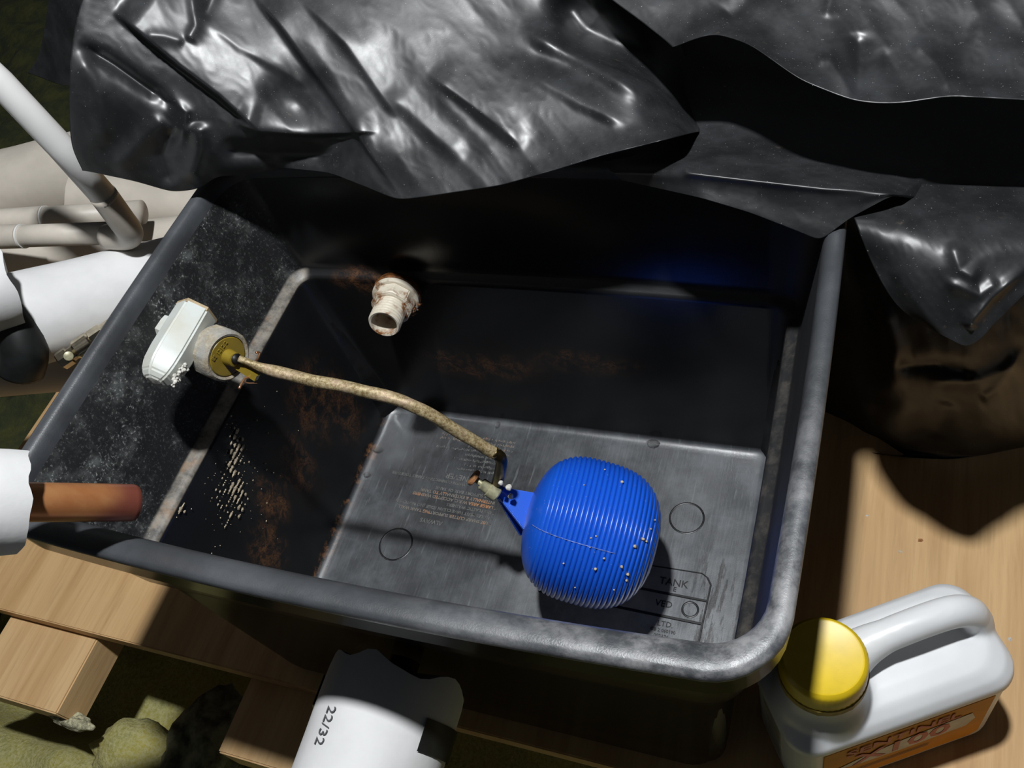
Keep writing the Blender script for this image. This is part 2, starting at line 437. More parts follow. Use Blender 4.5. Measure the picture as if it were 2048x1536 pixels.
wool('loft_quilt', -2.6, -0.60, -0.2, 2.0, -0.05, 0.05, 120, MGREEN, 8.0, 'dark green mottled loft quilt beyond the pipes', 'insulation', 6.0)

# timber bearers below the boarding
def bearer(name, lo, hi, label, seed):
    bm = bmesh.new(); bm_box(bm, lo, hi, 0.0015)
    o = from_bm(name, bm, MBEAR, None, True, 30)
    return tag(o, label, 'timber', 'timber bearers under the boarding')
bearer('timber_bearer', (-0.545, -0.232, BT - 0.060), (-0.424, 0.10, BT - 0.0185), 'brightly lit sawn timber bearer end at lower left under the board', 1)
bearer('timber_bearer', (-0.236, -0.223, BT - 0.060), (-0.135, 0.10, BT - 0.0185), 'sawn timber bearer end beside the white 22/32 lagging', 2)

# tufts of wool caught on the bearer end and a grey torn wad
def tuft(name, c, r, mat, label, seed, sq=(1, 1, 1)):
    bm = bmesh.new(); bmesh.ops.create_icosphere(bm, subdivisions=4, radius=1.0)
    for v in bm.verts:
        n = mnoise.fractal(v.co * 1.3 + Vector((seed, 0, 0)), 1.1, 2.1, 4) * 0.30
        v.co = Vector((v.co.x * sq[0], v.co.y * sq[1], v.co.z * sq[2])) * (r * (1 + n)) + Vector([float(x) for x in c])
    o = from_bm(name, bm, mat); return tag(o, label, 'insulation')
c = atz(140, 1440, -0.052)
tuft('wool_tuft', c, 0.015, plain('pale_wool', (0.55, 0.52, 0.34), 0.95, var=0.3, scale=300, bump=0.8), 'pale wool tuft caught on the end of the lit timber bearer', 2.0, (1.8, 0.55, 0.7))
c = atz(415, 1500, -0.100)
tuft('wool_wad', c, 0.046, plain('grey_wool', (0.20, 0.20, 0.12), 0.95, var=0.4, scale=60, bump=0.9), 'grey green torn wad of wool between the two bearers', 5.0, (0.95, 1.3, 0.75))
c = atz(285, 1515, -0.110)
tuft('wool_wad', c, 0.034, MWOOL, 'bright yellow wad of wool beside the grey wad', 9.0, (1.9, 1.0, 0.75))

# ================================================================== the tank
TY = 0.004
def ring(hx, hy, z, r, bow=0.0, ns=14, nc=8):
    pts = []
    segs = [(hx - r, hy - r, 0), (-hx + r, hy - r, 90), (-hx + r, -hy + r, 180), (hx - r, -hy + r, 270)]
    for k, (cx, cy, a0) in enumerate(segs):
        for i in range(nc + 1):
            a = math.radians(a0 + 90 * i / nc)
            pts.append([cx + r * math.cos(a), cy + r * math.sin(a)])
        nx_, ny_, na = segs[(k + 1) % 4]
        e = pts[-1]; a = math.radians(na); s = [nx_ + r * math.cos(a), ny_ + r * math.sin(a)]
        for i in range(1, ns):
            t = i / ns; pts.append([e[0] + (s[0] - e[0]) * t, e[1] + (s[1] - e[1]) * t])
    out = []
    for x, y in pts:
        fy = max(0, 1 - (x / hx) ** 2) * min(1, abs(y) / hy) ** 4; fx = max(0, 1 - (y / hy) ** 2) * min(1, abs(x) / hx) ** 4
        out.append((x + math.copysign(bow * 0.35 * fx, x), y + TY + math.copysign(bow * fy, y), z))
    return out
def loft(rings, close_last=False, close_first=False):
    vs, fs = [], []; n = len(rings[0])
    for r in rings: vs += r
    for k in range(len(rings) - 1):
        for i in range(n):
            j = (i + 1) % n
            fs.append((k * n + i, k * n + j, (k + 1) * n + j, (k + 1) * n + i))
    if close_last: fs.append(tuple(range((len(rings) - 1) * n, len(rings) * n)))
    if close_first: fs.append(tuple(range(n))[::-1])
    return vs, fs
tank = thing('water_tank', (0, TY, BT), 'open black plastic header tank with scuffed grey rim, standing on the boarding', 'tank')
BOW = 0.008
shell = [ring(0.188, 0.132, BT, 0.02), ring(0.198, 0.144, BT + 0.003, 0.026), ring(0.2010, 0.1455, 0.012, 0.028), ring(0.2175, 0.1500, 0.195, 0.028, 0.003),
         ring(0.2275, 0.1550, 0.202, 0.028, 0.003), ring(0.2290, 0.1560, 0.212, 0.028, 0.004), ring(0.2400, 0.1640, 0.289, 0.030, BOW),
         ring(0.2400, 0.1640, 0.302, 0.030, BOW), ring(0.2380, 0.1560, 0.3080, 0.024, BOW), ring(0.2368, 0.1545, 0.3060, 0.024, BOW),
         ring(0.2242, 0.1525, 0.2105, 0.016, 0.006), ring(0.2228, 0.1512, 0.2060, 0.014, 0.005), ring(0.2210, 0.1498, 0.2032, 0.014, 0.005),
         ring(0.2165, 0.1470, 0.2012, 0.014, 0.004), ring(0.2140, 0.1455, 0.1992, 0.013, 0.004), ring(0.2128, 0.1448, 0.1955, 0.013, 0.004),
         ring(0.2000, 0.1405, 0.0085, 0.014), ring(0.1982, 0.1395, 0.0035, 0.013), ring(0.1955, 0.1375, 0.0010, 0.012), ring(0.1905, 0.1330, 0.0, 0.010)]
v, f = loft(shell[:9], False, True)
mesh('outer_wall', v, f, MSK, tank)
v, f = loft(shell[8:], True, False)
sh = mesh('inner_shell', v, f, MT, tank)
lip = [(0.2395, 0.3010, 0.030), (0.2460, 0.2885, 0.034), (0.2470, 0.2875, 0.034), (0.2478, 0.2890, 0.034), (0.2484, 0.3090, 0.034), (0.2500, 0.3130, 0.035), (0.2500, 0.3160, 0.035), (0.2488, 0.3180, 0.034), (0.2462, 0.3190, 0.032),
       (0.2425, 0.3188, 0.029), (0.2402, 0.3174, 0.027), (0.2384, 0.3145, 0.025), (0.2374, 0.3105, 0.024), (0.2368, 0.3055, 0.024)]
SK = 6
v, f = loft([ring(a, a - 0.0755, z, r, BOW) for a, z, r in lip[:SK]])
mesh('skirt', v, f, MSK, tank)
lip = lip[SK - 1:]
v, f = loft([ring(a, a - 0.0755 - (0.0062 * min(1, max(0, (k_ - 3) / 4)) if k_ > 3 else 0), z, r, BOW) for k_, (a, z, r) in enumerate(lip)])
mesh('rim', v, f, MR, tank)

# moulded marks on the tank floor
def floor_ring(c, r, t=0.0009, seg=48):
    vs, fs = [], []
    for s in range(seg):
        a = 2 * math.pi * s / seg
        for rr, z in ((r - t, 0.0), (r, 0.0006), (r + t, 0.0)):
            vs.append((c[0] + rr * math.cos(a), c[1] + rr * math.sin(a), z))
    for s in range(seg):
        j = (s + 1) % seg
        for k in range(2): fs.append((s * 3 + k, j * 3 + k, j * 3 + k + 1, s * 3 + k + 1))
    return mesh('moulded_ring', vs, fs, MLINE, tank)
floor_ring((-0.1315, -0.008), 0.0165); floor_ring((0.1345, 0.0655), 0.0150)
floor_ring((0.1530, -0.0185), 0.0065)
def bar(name, a, b, w, h, mat):
    a = Vector((*a, 0)); b = Vector((*b, 0)); d = (b - a).normalized(); n = Vector((-d.y, d.x, 0)) * w
    vs = [a - n, b - n, b + n, a + n]; bm = bmesh.new()
    lo = [bm.verts.new(p) for p in vs]; hi = [bm.verts.new(p + Vector((0, 0, h)) - (p - (a if i in (0, 3) else b)) * 0.4) for i, p in enumerate(vs)]
    bm.faces.new(hi)
    for i in range(4): bm.faces.new((lo[i], lo[(i + 1) % 4], hi[(i + 1) % 4], hi[i]))
    return from_bm(name, bm, mat, tank, False)
PX1 = 0.1660
for (a, b, w) in (((0.02, 0.0135), (0.157, 0.0155), 0.0006), ((0.162, 0.0125), (PX1, 0.0065), 0.0008), ((0.157, 0.0155), (0.162, 0.0125), 0.0006),
                  ((PX1, 0.0065), (0.1645, -0.052), 0.0008), ((0.02, -0.0065), (PX1 - 0.001, -0.0085), 0.0012), ((0.02, -0.027), (PX1 - 0.002, -0.029), 0.0013)):
    bar('moulded_line', a, b, w, 0.0006, MLINE)
RX, UY = (1, -0.01, 0), (0.01, 1, 0)
for s, x, y, sz in (('TANK', 0.1475, -0.0005, 0.0092), ('E', 0.1385, -0.0052, 0.0058), ('VED', 0.1380, -0.0205, 0.0080), ('LTD.', 0.1420, -0.0375, 0.0066), ('GB 2 060190', 0.1450, -0.0425, 0.0040), ('002376', 0.1400, -0.0475, 0.0042)):
    text_mesh('moulded_lettering', s, sz, 0.0004, MLINE, tank, (x, y, 0.0003), RX, UY, 'RIGHT', 0.00005)
LN = [('ALWAYS', -0.092, 0.0225, 0.0062, MEMB), ('* USE SHARP CUTTER SUPPORTING TANK WALL', -0.044, 0.0300, 0.0046, MEMBO), ('* HOLES MUST HAVE CLEAN EDGE (NO NOTCHES)', -0.044, 0.0355, 0.0046, MEMB),
      ('* USE PLASTIC WASHERS', -0.044, 0.0415, 0.0046, MEMB), ('* LARGE AREA W.R.C. ACCEPTED WASHERS', -0.044, 0.0470, 0.0046, MEMBO), ('INTERNALLY & EXTERNALLY TO TANK', -0.047, 0.0520, 0.0046, MEMBO),
      ('* FULLY SUPPORT BASE OF TANK', -0.044, 0.0570, 0.0046, MEMB), ('WHEN CONNECTING TANKS TOGETHER', -0.083, 0.0665, 0.0044, MEMB), ('NEVER', -0.082, 0.0745, 0.0085, MEMB),
      ]
for s, x, y, sz, m_ in LN:
    text_mesh('moulded_lettering', s, sz, 0.0003, m_, tank, (x, y, 0.0002), (-1, 0.03, 0), (-0.03, -1, 0), 'LEFT', 0.00012)

# further lines under the second heading are worn beyond reading: rows of broken raised strokes
random.seed(21)
for y0, x_end, m_ in ((0.0835, -0.098, MEMB), (0.0890, -0.092, MEMB), (0.0945, -0.105, MEMB), (0.1000, -0.096, MEMB), (0.1055, -0.128, MEMB), (0.1105, -0.094, MEMBO), (0.1160, -0.130, MEMBO), (0.1210, -0.128, MEMBO)):
    bm = bmesh.new(); x = -0.047
    while x > x_end:
        if random.random() < 0.16: x -= 0.0016; continue
        w_ = random.uniform(0.0003, 0.0011); h_ = random.uniform(0.0012, 0.0030)
        yb = y0 - 0.0015 + (-0.03) * (x + 0.047) * 0 + random.uniform(-0.0008, 0.0008)
        bm_box(bm, (x - w_, yb - h_ / 2, 0.0), (x, yb + h_ / 2, 0.0005)); x -= w_ + random.uniform(0.0005, 0.0009)
    from_bm('worn_lettering', bm, m_, tank, False)['kind'] = 'stuff'

# water drops standing on the floor edge
def drop(c, r, sq, label):
    bm = bmesh.new(); bmesh.ops.create_uvsphere(bm, u_segments=20, v_segments=12, radius=1.0)
    bmesh.ops.delete(bm, geom=[q_ for q_ in bm.verts if q_.co.z < -0.25], context='VERTS')
    for q_ in bm.verts:
        q_.co = Vector((q_.co.x * r * sq[0] * (1.15 if q_.co.y > 0 else 1), q_.co.y * r * sq[1], q_.co.z * r * 0.5)) + Vector([float(t) for t in c])
    o = from_bm('water_drop', bm, MWATER); return tag(o, label, 'water drop', 'water drops round the tank floor')
for (x, y, r, sq, lb) in ((1308, 881, 0.0042, (1.1, 0.9), 'largest water drop, on the back right floor edge of the tank'),
                          (1001, 832, 0.0026, (0.8, 1.2), 'small water drop on the back floor edge under the bend of the rod'),
                          (887, 819, 0.0028, (0.8, 1.4), 'long water drop on the back floor edge above the moulded lettering'),
                          (752, 899, 0.0036, (1.3, 0.8), 'upper water drop on the left floor edge of the tank'),
                          (724, 948, 0.0027, (1.1, 0.9), 'lower water drop on the left floor edge of the tank')):
    c = atz(x, y, 0.0015); r *= 1.25
    c[1] = min(c[1], 0.1375); c[0] = max(c[0], -0.1915)
    drop((c[0], c[1], 0.0012), r, sq, lb)

# flakes stuck to the lower left wall
def flakes(name, spots, mat, label, seed):
    random.seed(seed); bm = bmesh.new()
    for (px, py, sp, n, r0) in spots:
        for _ in range(n):
            x = px + random.gauss(0, sp[0]); y = py + random.gauss(0, sp[1])
            p = None
            for zz in np.linspace(0.196, 0.01, 40):     # walk down the sloping wall until the ray meets it
                pp = atz(x, y, zz); xw = -(0.2000 + (zz - 0.0085) * (0.2132 - 0.2000) / 0.1875)
                if pp[0] <= xw + 0.0012: p = (xw + 0.0004, pp[1], zz); break
            if p is None: continue
            r = r0 * (random.random() ** 2 * 1.5 + 0.2); k = random.randint(4, 6); a0 = random.random() * 6
            vs = [bm.verts.new((p[0] + 0.0005, p[1] + math.cos(a0 + 6.283 * i / k) * r * random.uniform(.6, 1.2), p[2] + math.sin(a0 + 6.283 * i / k) * r * random.uniform(.6, 1.2))) for i in range(k)]
            t = bm.verts.new((p[0] + 0.0012, p[1], p[2]))
            for i in range(k): bm.faces.new((vs[i], vs[(i + 1) % k], t))
    o = from_bm(name, bm, mat, None, False)
    return tag(o, label, 'flakes', kind='stuff')
flakes('limescale_flakes', [(466, 905, (7, 22), 80, 0.0015), (470, 985, (10, 24), 90, 0.0017), (440, 1000, (22, 40), 70, 0.0008), (360, 1020, (8, 8), 14, 0.0014), (490, 930, (40, 60), 60, 0.0007)], MFLAKE, 'cream limescale flakes stuck below the left ledge of the tank', 4)

# ================================================================== float valve
VY = -0.002
valve = thing('float_valve', (-0.235, VY, 0.262), 'white nylon float valve with mustard cap and brown rod through the left tank wall', 'valve')
# the shank runs along +x through the left wall; the diaphragm nut faces into the tank
VC = atx(457, 714, -0.163)          # centre of the nut's face
VZ, VYc = float(VC[2]), float(VC[1])
ax = Vector((1, -0.30, 0.08)).normalized()
face = Vector((-0.163, VYc, VZ))
bm = bmesh.new(); bm_lathe(bm, face - ax * 0.108, ax, [(0, 0.0100), (0.05, 0.0100), (0.052, 0.0135), (0.088, 0.0135), (0.090, 0.0185), (0.096, 0.0185)], 24)
from_bm('shank', bm, MNYLON, valve, True, 35)
bm = bmesh.new(); bm_lathe(bm, face - ax * 0.078, ax, [(0, 0.0125), (0.0005, 0.0135), (0.009, 0.0135), (0.0095, 0.0125)], 6)
from_bm('back_nut', bm, MNYLON, valve, True, 25)
def knurl(a, k): return 1.0 + (0.035 if (int(a / (2 * math.pi) * 48 + 0.5) % 6 == 0) else 0.0)
bm = bmesh.new(); bm_lathe(bm, face - ax * 0.019, ax, [(0, 0.0180), (0.001, 0.0195), (0.0150, 0.0195), (0.0178, 0.0188), (0.019, 0.0174), (0.0184, 0.0156), (0.012, 0.0154)], 48, fn=lambda a, k: knurl(a, k) if 1 <= k <= 2 else 1.0)
nut = from_bm('diaphragm_nut', bm, MCRUST, valve, True, 35)
bm = bmesh.new(); bm_lathe(bm, face - ax * 0.0062, ax, [(0, 0.0152), (0.0050, 0.0152), (0.0058, 0.0145), (0.0060, 0.006)], 40)
disc = from_bm('mustard_cap', bm, MOLIVE, valve, True, 30)
up = Vector((0, 0, 1)); up = (up - ax * up.dot(ax)).normalized(); side = ax.cross(up)     # side points to -y.. +y
bm = bmesh.new(); bm_lathe(bm, face - ax * 0.002, ax, [(0, 0.0062), (0.004, 0.0060), (0.010, 0.0052), (0.0105, 0.0040)], 24)
from_bm('hub', bm, MOLIVE, disc, True, 30)
# lever ear of the cap
e0 = face + ax * 0.003 - up * 0.005; e1 = face + ax * 0.021 - up * 0.0155
bm = bmesh.new(); bm_tube(bm, [e0, e0.lerp(e1, 0.5), e1], 0.0035, 4, True, lambda t, a: 0.0042 - 0.0008 * t)
from_bm('lever_ear', bm, MOLIVE, valve, False)
text_mesh('moulded_lettering', 'BS 1212/2', 0.0042, 0.0002, plain('mustard_relief', (0.34, 0.25, 0.04), 0.35), disc, face + up * 0.0072 - up.cross(ax) * 0.0105 + ax * 0.0001, up.cross(ax) + up * 0.12, up - up.cross(ax) * 0.12)
# overhead discharge spout: a six sided white arm lying across the top of the valve
bm = bmesh.new()
SP = Vector([float(t) for t in atz(353, 692, 0.301)])
sd = Vector((-0.04, -1, -0.05)).normalized(); su = Vector((0.12, 0, 1))
S0, S1 = SP - sd * 0.033, SP + sd * 0.033
prof = [(0.0, 0.0120), (0.0012, 0.0158), (0.020, 0.0162), (0.040, 0.0164), (0.052, 0.0156), (0.060, 0.0130), (0.0645, 0.0085), (0.066, 0.0030)]
bm_lathe(bm, S0, sd, prof, 6, u=su)
bmesh.ops.bevel(bm, geom=[e for e in bm.edges], offset=0.0013, segments=2, affect='EDGES', clamp_overlap=True)
sp = from_bm('discharge_spout', bm, MNYLON, valve, True, 22)
bm = bmesh.new(); bm_lathe(bm, S0 - sd * 0.0006, sd, [(0, 0.0120), (0.0010, 0.0156), (0.0042, 0.01585)], 6, u=su)
from_bm('stained_end', bm, MSTAINN, sp, True, 30)
bm = bmesh.new(); b0 = face - ax * 0.026
bm_tube(bm, [b0 - Vector((0, 0, 0.004)), b0.lerp(SP, 0.5), SP], 0.0100, 16)
from_bm('riser', bm, MNYLON, valve)
random.seed(11); bm = bmesh.new()
for i in range(60):
    t = random.random()
    p = atz(346 + 26 * t + random.gauss(0, 3), 764 - 32 * t + random.gauss(0, 4), 0.300 + random.gauss(0, 0.002))
    r_ = random.uniform(0.0008, 0.0019)
    g = bmesh.ops.create_icosphere(bm, subdivisions=1, radius=r_)['verts']
    for q_ in g: q_.co += Vector([float(k) for k in p])
from_bm('limescale_crust', bm, MSCALE, sp)
# split pin of copper wire
bm = bmesh.new()
pp = [atx(512, 705, -0.152), atx(519, 706, -0.152), atx(515, 718, -0.151), atx(508, 726, -0.150), atx(499, 752, -0.148), atx(489, 758, -0.147), atx(478, 777, -0.146)]
bm_tube(bm, smooth_path(pp, 5), 0.0009, 8)
pp = [atx(484, 762, -0.147), atx(496, 766, -0.146), atx(514, 766, -0.144)]
bm_tube(bm, smooth_path(pp, 5), 0.0006, 8)
from_bm('split_pin', bm, MCOPW, valve)
# the rod
AY = -0.004
pin = aty(478, 718, AY)
bm = bmesh.new(); bm_tube(bm, [face + ax * 0.006, Vector([float(t) for t in pin]) + Vector((-0.001, 0, 0))], 0.0040, 14)
from_bm('hinge_stub', bm, MDARK, valve)
armp = [aty(x, y, AY) for x, y in ((478, 718), (540, 740), (620, 760), (700, 776), (780, 795), (840, 818), (900, 853), (960, 890), (992, 908))]
path = smooth_path(armp, 8)
def arm_r(t, a): return 0.0026 + 0.0020 * min(1, max(0, (t - 0.05) / 0.10)) + 0.00025 * math.sin(37 * t + 3 * a)
bm = bmesh.new(); bm_tube(bm, path, 0.0046, 18, True, arm_r)
from_bm('float_rod', bm, MARM, valve)
el = [aty(986, 904, AY), aty(1000, 914, AY), aty(1003, 928, AY), aty(998, 955, AY), aty(990, 984, AY)]
bm = bmesh.new(); bm_tube(bm, smooth_path(el, 6), 0.0046, 16)
from_bm('drop_stem', bm, MSTEM, valve)

# ---- the float, clamped on the stem
BC = Vector((0.0815, -0.0085, 0.098))
bx_ = Vector((0.945, 0.02, -0.325)).normalized()
fb = thing('float_ball', BC, 'ribbed blue plastic float ball hanging on the brown rod in the tank', 'float ball')
prof = []
NR = 28; T0, T1 = -0.052, 0.054
def prof_r(t):
    s = (t + 0.003) / (0.056 if t > -0.003 else 0.050)
    return 0.0575 * max(0.0, 1 - abs(s) ** 3.0) ** (1 / 2.25)
N = NR * 8
for i in range(N + 1):
    t = T0 + (T1 - T0) * i / N
    t2 = min(max(t, -0.0525), 0.0505)
    r = prof_r(t2)
    rib = abs(math.sin(math.pi * NR * i / N)) ** 0.7 * 0.0016
    fade = min(1, max(0, (i / N - 0.10) / 0.06))
    prof.append((t2 + (0.004 * 0), max(0.004, r - 0.0016 * fade + rib * fade)))
pr = [(T0 - 0.0012, 0.004)]
for t, r in prof:
    if t > pr[-1][0] + 1e-6: pr.append((t, r))
bm = bmesh.new(); bm_lathe(bm, BC, bx_, pr, 96, u=Vector((0, 0, 1)))
ball = from_bm('ball', bm, MBLUE, fb, True, 50)
# moulding seam along the ball
ub = Vector((0, 0, 1)); ub = (ub - bx_ * ub.dot(bx_)).normalized(); vb = bx_.cross(ub)
ang = math.radians(212)
def seam(angdeg, i0, i1, name='seam'):
    a = math.radians(angdeg); pts = [BC + bx_ * t + (ub * math.cos(a) + vb * math.sin(a)) * (r + 0.0001) for t, r in pr[i0:i1:3]]
    b_ = bmesh.new(); bm_tube(b_, pts, 0.00045, 6); return from_bm(name, b_, MBLUE2, fb)
SEAM_ANG = 0.0
for a_ in (0.0,):
    pass
def ball_angle(px_, py_):
    # angle about the axis of the ball point seen at that pixel
    d = Vector([float(t) for t in ray(px_, py_)]); o_ = Vector([float(t) for t in CAM]) - BC
    lo_, best = 0, None
    for k in range(4000):
        t = 0.5 + k * 0.0001; p = o_ + d * t
        s = p.dot(bx_); rad = (p - bx_ * s).length
        if -0.05 < s < 0.050 and rad <= prof_r(s): return math.degrees(math.atan2(p.dot(vb), p.dot(ub)))
    return 0.0
SA = ball_angle(1150, 1085)
seam(SA, 14, 150)
# neck bracket: two tapering webs and a boss
NK = BC - bx_ * 0.0495
tip = Vector([float(t) for t in aty(1001, 986, AY)])
def web(name, off_a, off_b, wa, wb, th):
    bm = bmesh.new(); d = (NK - tip).normalized(); s_ = d.cross(Vector((0, 0, 1))).normalized(); n_ = s_.cross(d).normalized()
    a = tip + n_ * off_a; b = NK + n_ * off_b + d * 0.006
    vs = []
    for p, w_ in ((a, wa), (b, wb)):
        for sx, sz in ((-1, -1), (1, -1), (1, 1), (-1, 1)):
            vs.append(bm.verts.new(p + s_ * (w_ * sx) + n_ * (th * sz)))
    for i in range(4): bm.faces.new((vs[i], vs[(i + 1) % 4], vs[4 + (i + 1) % 4], vs[4 + i]))
    bm.faces.new(vs[:4][::-1]); bm.faces.new(vs[4:])
    bmesh.ops.bevel(bm, geom=list(bm.edges), offset=0.0006, segments=2, affect='EDGES')
    return from_bm(name, bm, MBLUE, fb, True, 30)
web('neck_web', 0.002, 0.013, 0.0046, 0.0200, 0.0018)
web('neck_web', -0.0035, -0.016, 0.0038, 0.0140, 0.0018)
d_ = (NK - tip).normalized()
bm = bmesh.new(); bm_lathe(bm, tip - d_ * 0.002, d_, [(0, 0.0046), (0.001, 0.0056), (0.0115, 0.0056), (0.013, 0.0044)], 20)
from_bm('neck_boss', bm, MBLUE, fb, True, 35)
random.seed(7)
for (x, y, r_) in ((1022, 993, 0.0022), (1018, 975, 0.0026), (1002, 966, 0.0020)):
    bm = bmesh.new(); bmesh.ops.create_icosphere(bm, subdivisions=2, radius=r_)
    for q_ in bm.verts: q_.co = q_.co * (1 + 0.35 * mnoise.noise(q_.co * 700)) + Vector([float(t) for t in aty(x, y, AY - 0.006)])
    from_bm('limescale_lump', bm, MSCALE, fb)
# brass clamp and rusty thumb screw
tb = Vector([float(t) for t in aty(981, 980, AY - 0.006)])
bm = bmesh.new(); bm_lathe(bm, tb - d_ * 0.009, d_, [(0, 0.0040), (0.0008, 0.0048), (0.007, 0.0048), (0.0075, 0.0062), (0.015, 0.0062), (0.016, 0.0054)], 14)
from_bm('clamp', bm, MBRASS, fb, True, 35)
ts = Vector([float(t) for t in aty(964, 966, AY - 0.006)])
ts = tb - d_ * 0.0125; dn = -d_
bm = bmesh.new(); bm_lathe(bm, tb, dn, [(0, 0.0024), ((ts - tb).length + 0.003, 0.0024)], 12)
from_bm('screw', bm, MBRASS, fb)
bm = bmesh.new(); bm_lathe(bm, ts + dn * 0.002, dn, [(0, 0.0058), (0.0006, 0.0066), (0.0028, 0.0066), (0.0034, 0.0058)], 20)
from_bm('screw_head', bm, MRUSTY, fb, True, 35)
# pale flecks stuck on the ball
random.seed(5); bm = bmesh.new()
def ball_hit(px_, py_):
    d = Vector([float(t) for t in ray(px_, py_)]); o_ = Vector([float(t) for t in CAM]) - BC
    for k in range(5000):
        p = o_ + d * (0.5 + k * 0.0001); s = p.dot(bx_)
        if -0.05 < s < 0.050 and (p - bx_ * s).length <= prof_r(s) + 0.0004: return p + BC
    return None
for (x, y, r_) in ((1244, 964, 0.0012), (1210, 939, 0.0007), (1180, 1170 - 75, 0.0006), (1192, 1072, 0.0009), (1286, 1078, 0.0014), (1293, 1083, 0.0010), (1270, 1093, 0.0014), (1191, 1138, 0.0014), (1243, 1134, 0.0013), (1256, 1149, 0.0013), (1253, 1161, 0.0010), (1127, 1127, 0.0009), (1182, 1076, 0.0008), (1208, 1117, 0.0009), (1302, 1058, 0.0007), (1224, 921, 0.0006), (1168, 970, 0.0006), (1310, 1040, 0.0006), (1228, 1180, 0.0008), (1150, 1175, 0.0007)):
    p = ball_hit(x, y)
    if p is None: continue
    g = bmesh.ops.create_icosphere(bm, subdivisions=1, radius=r_)['verts']
    for q_ in g: q_.co = q_.co * random.uniform(0.7, 1.3) + p
from_bm('stuck_flecks', bm, MFLAKE, fb)['kind'] = 'stuff'

# ================================================================== overflow connector in the back wall
ovf = thing('overflow_connector', aty(793, 590, 0.141), 'rust stained white threaded overflow connector in the back wall of the tank', 'pipe fitting')
o0 = Vector([float(t) for t in aty(795, 588, 0.1405)]); oe = Vector([float(t) for t in aty(768, 648, 0.101)])
od = (oe - o0).normalized(); OL = (oe - o0).length
bm = bmesh.new(); bm_lathe(bm, o0 - od * 0.004, od, [(0, 0.0205), (0.004, 0.0215), (0.0065, 0.0215), (0.0075, 0.0200)], 40)
from_bm('washer', bm, MRIVET, ovf, True, 30)
bm = bmesh.new(); bm_lathe(bm, o0 + od * 0.0030, od, [(0, 0.0200), (0.0010, 0.0208), (0.0035, 0.0208), (0.0045, 0.0195)], 40)
from_bm('flange', bm, MOVF, ovf, True, 30)
bm = bmesh.new(); bm_lathe(bm, o0 + od * 0.007, od, [(0, 0.0185), (0.0120, 0.0185), (0.0132, 0.0172), (0.0132, 0.013)], 8, u=Vector((0.3, 0, 1)))
bmesh.ops.bevel(bm, geom=list(bm.edges), offset=0.0009, segments=2, affect='EDGES')
from_bm('back_nut', bm, MOVF, ovf, True, 30)
prof = []
Lt = OL - 0.012; nth = 9
for i in range(nth * 4 + 1):
    prof.append((0.012 + Lt * i / (nth * 4), 0.0133 + 0.0007 * (1 if i % 4 in (1, 2) else 0)))
prof += [(OL + 0.0005, 0.0128), (OL, 0.0112), (OL - 0.03, 0.0108), (OL - 0.030, 0.001)]
bm = bmesh.new(); bm_lathe(bm, o0, od, prof, 36, cap=False)
from_bm('threaded_tube', bm, MOVF, ovf, True, 40)
random.seed(3); bm = bmesh.new()
for i in range(60):
    a = random.uniform(-2.3, -0.3); t = random.choice((0.006, 0.013, 0.020)) + random.gauss(0, 0.002); rr = 0.0215 if t < 0.01 else (0.0185 if t < 0.018 else 0.014)
    w1 = Vector((1, 0, 0)); w1 = (w1 - od * w1.dot(od)).normalized(); w2 = od.cross(w1)
    if w2.z < 0: w2 = -w2
    p = o0 + od * t + (w1 * math.cos(a) + w2 * math.sin(a)) * rr
    g = bmesh.ops.create_icosphere(bm, subdivisions=1, radius=random.uniform(0.0007, 0.0018))['verts']
    for q_ in g: q_.co += p
from_bm('rust_crust', bm, MRIVET, ovf)

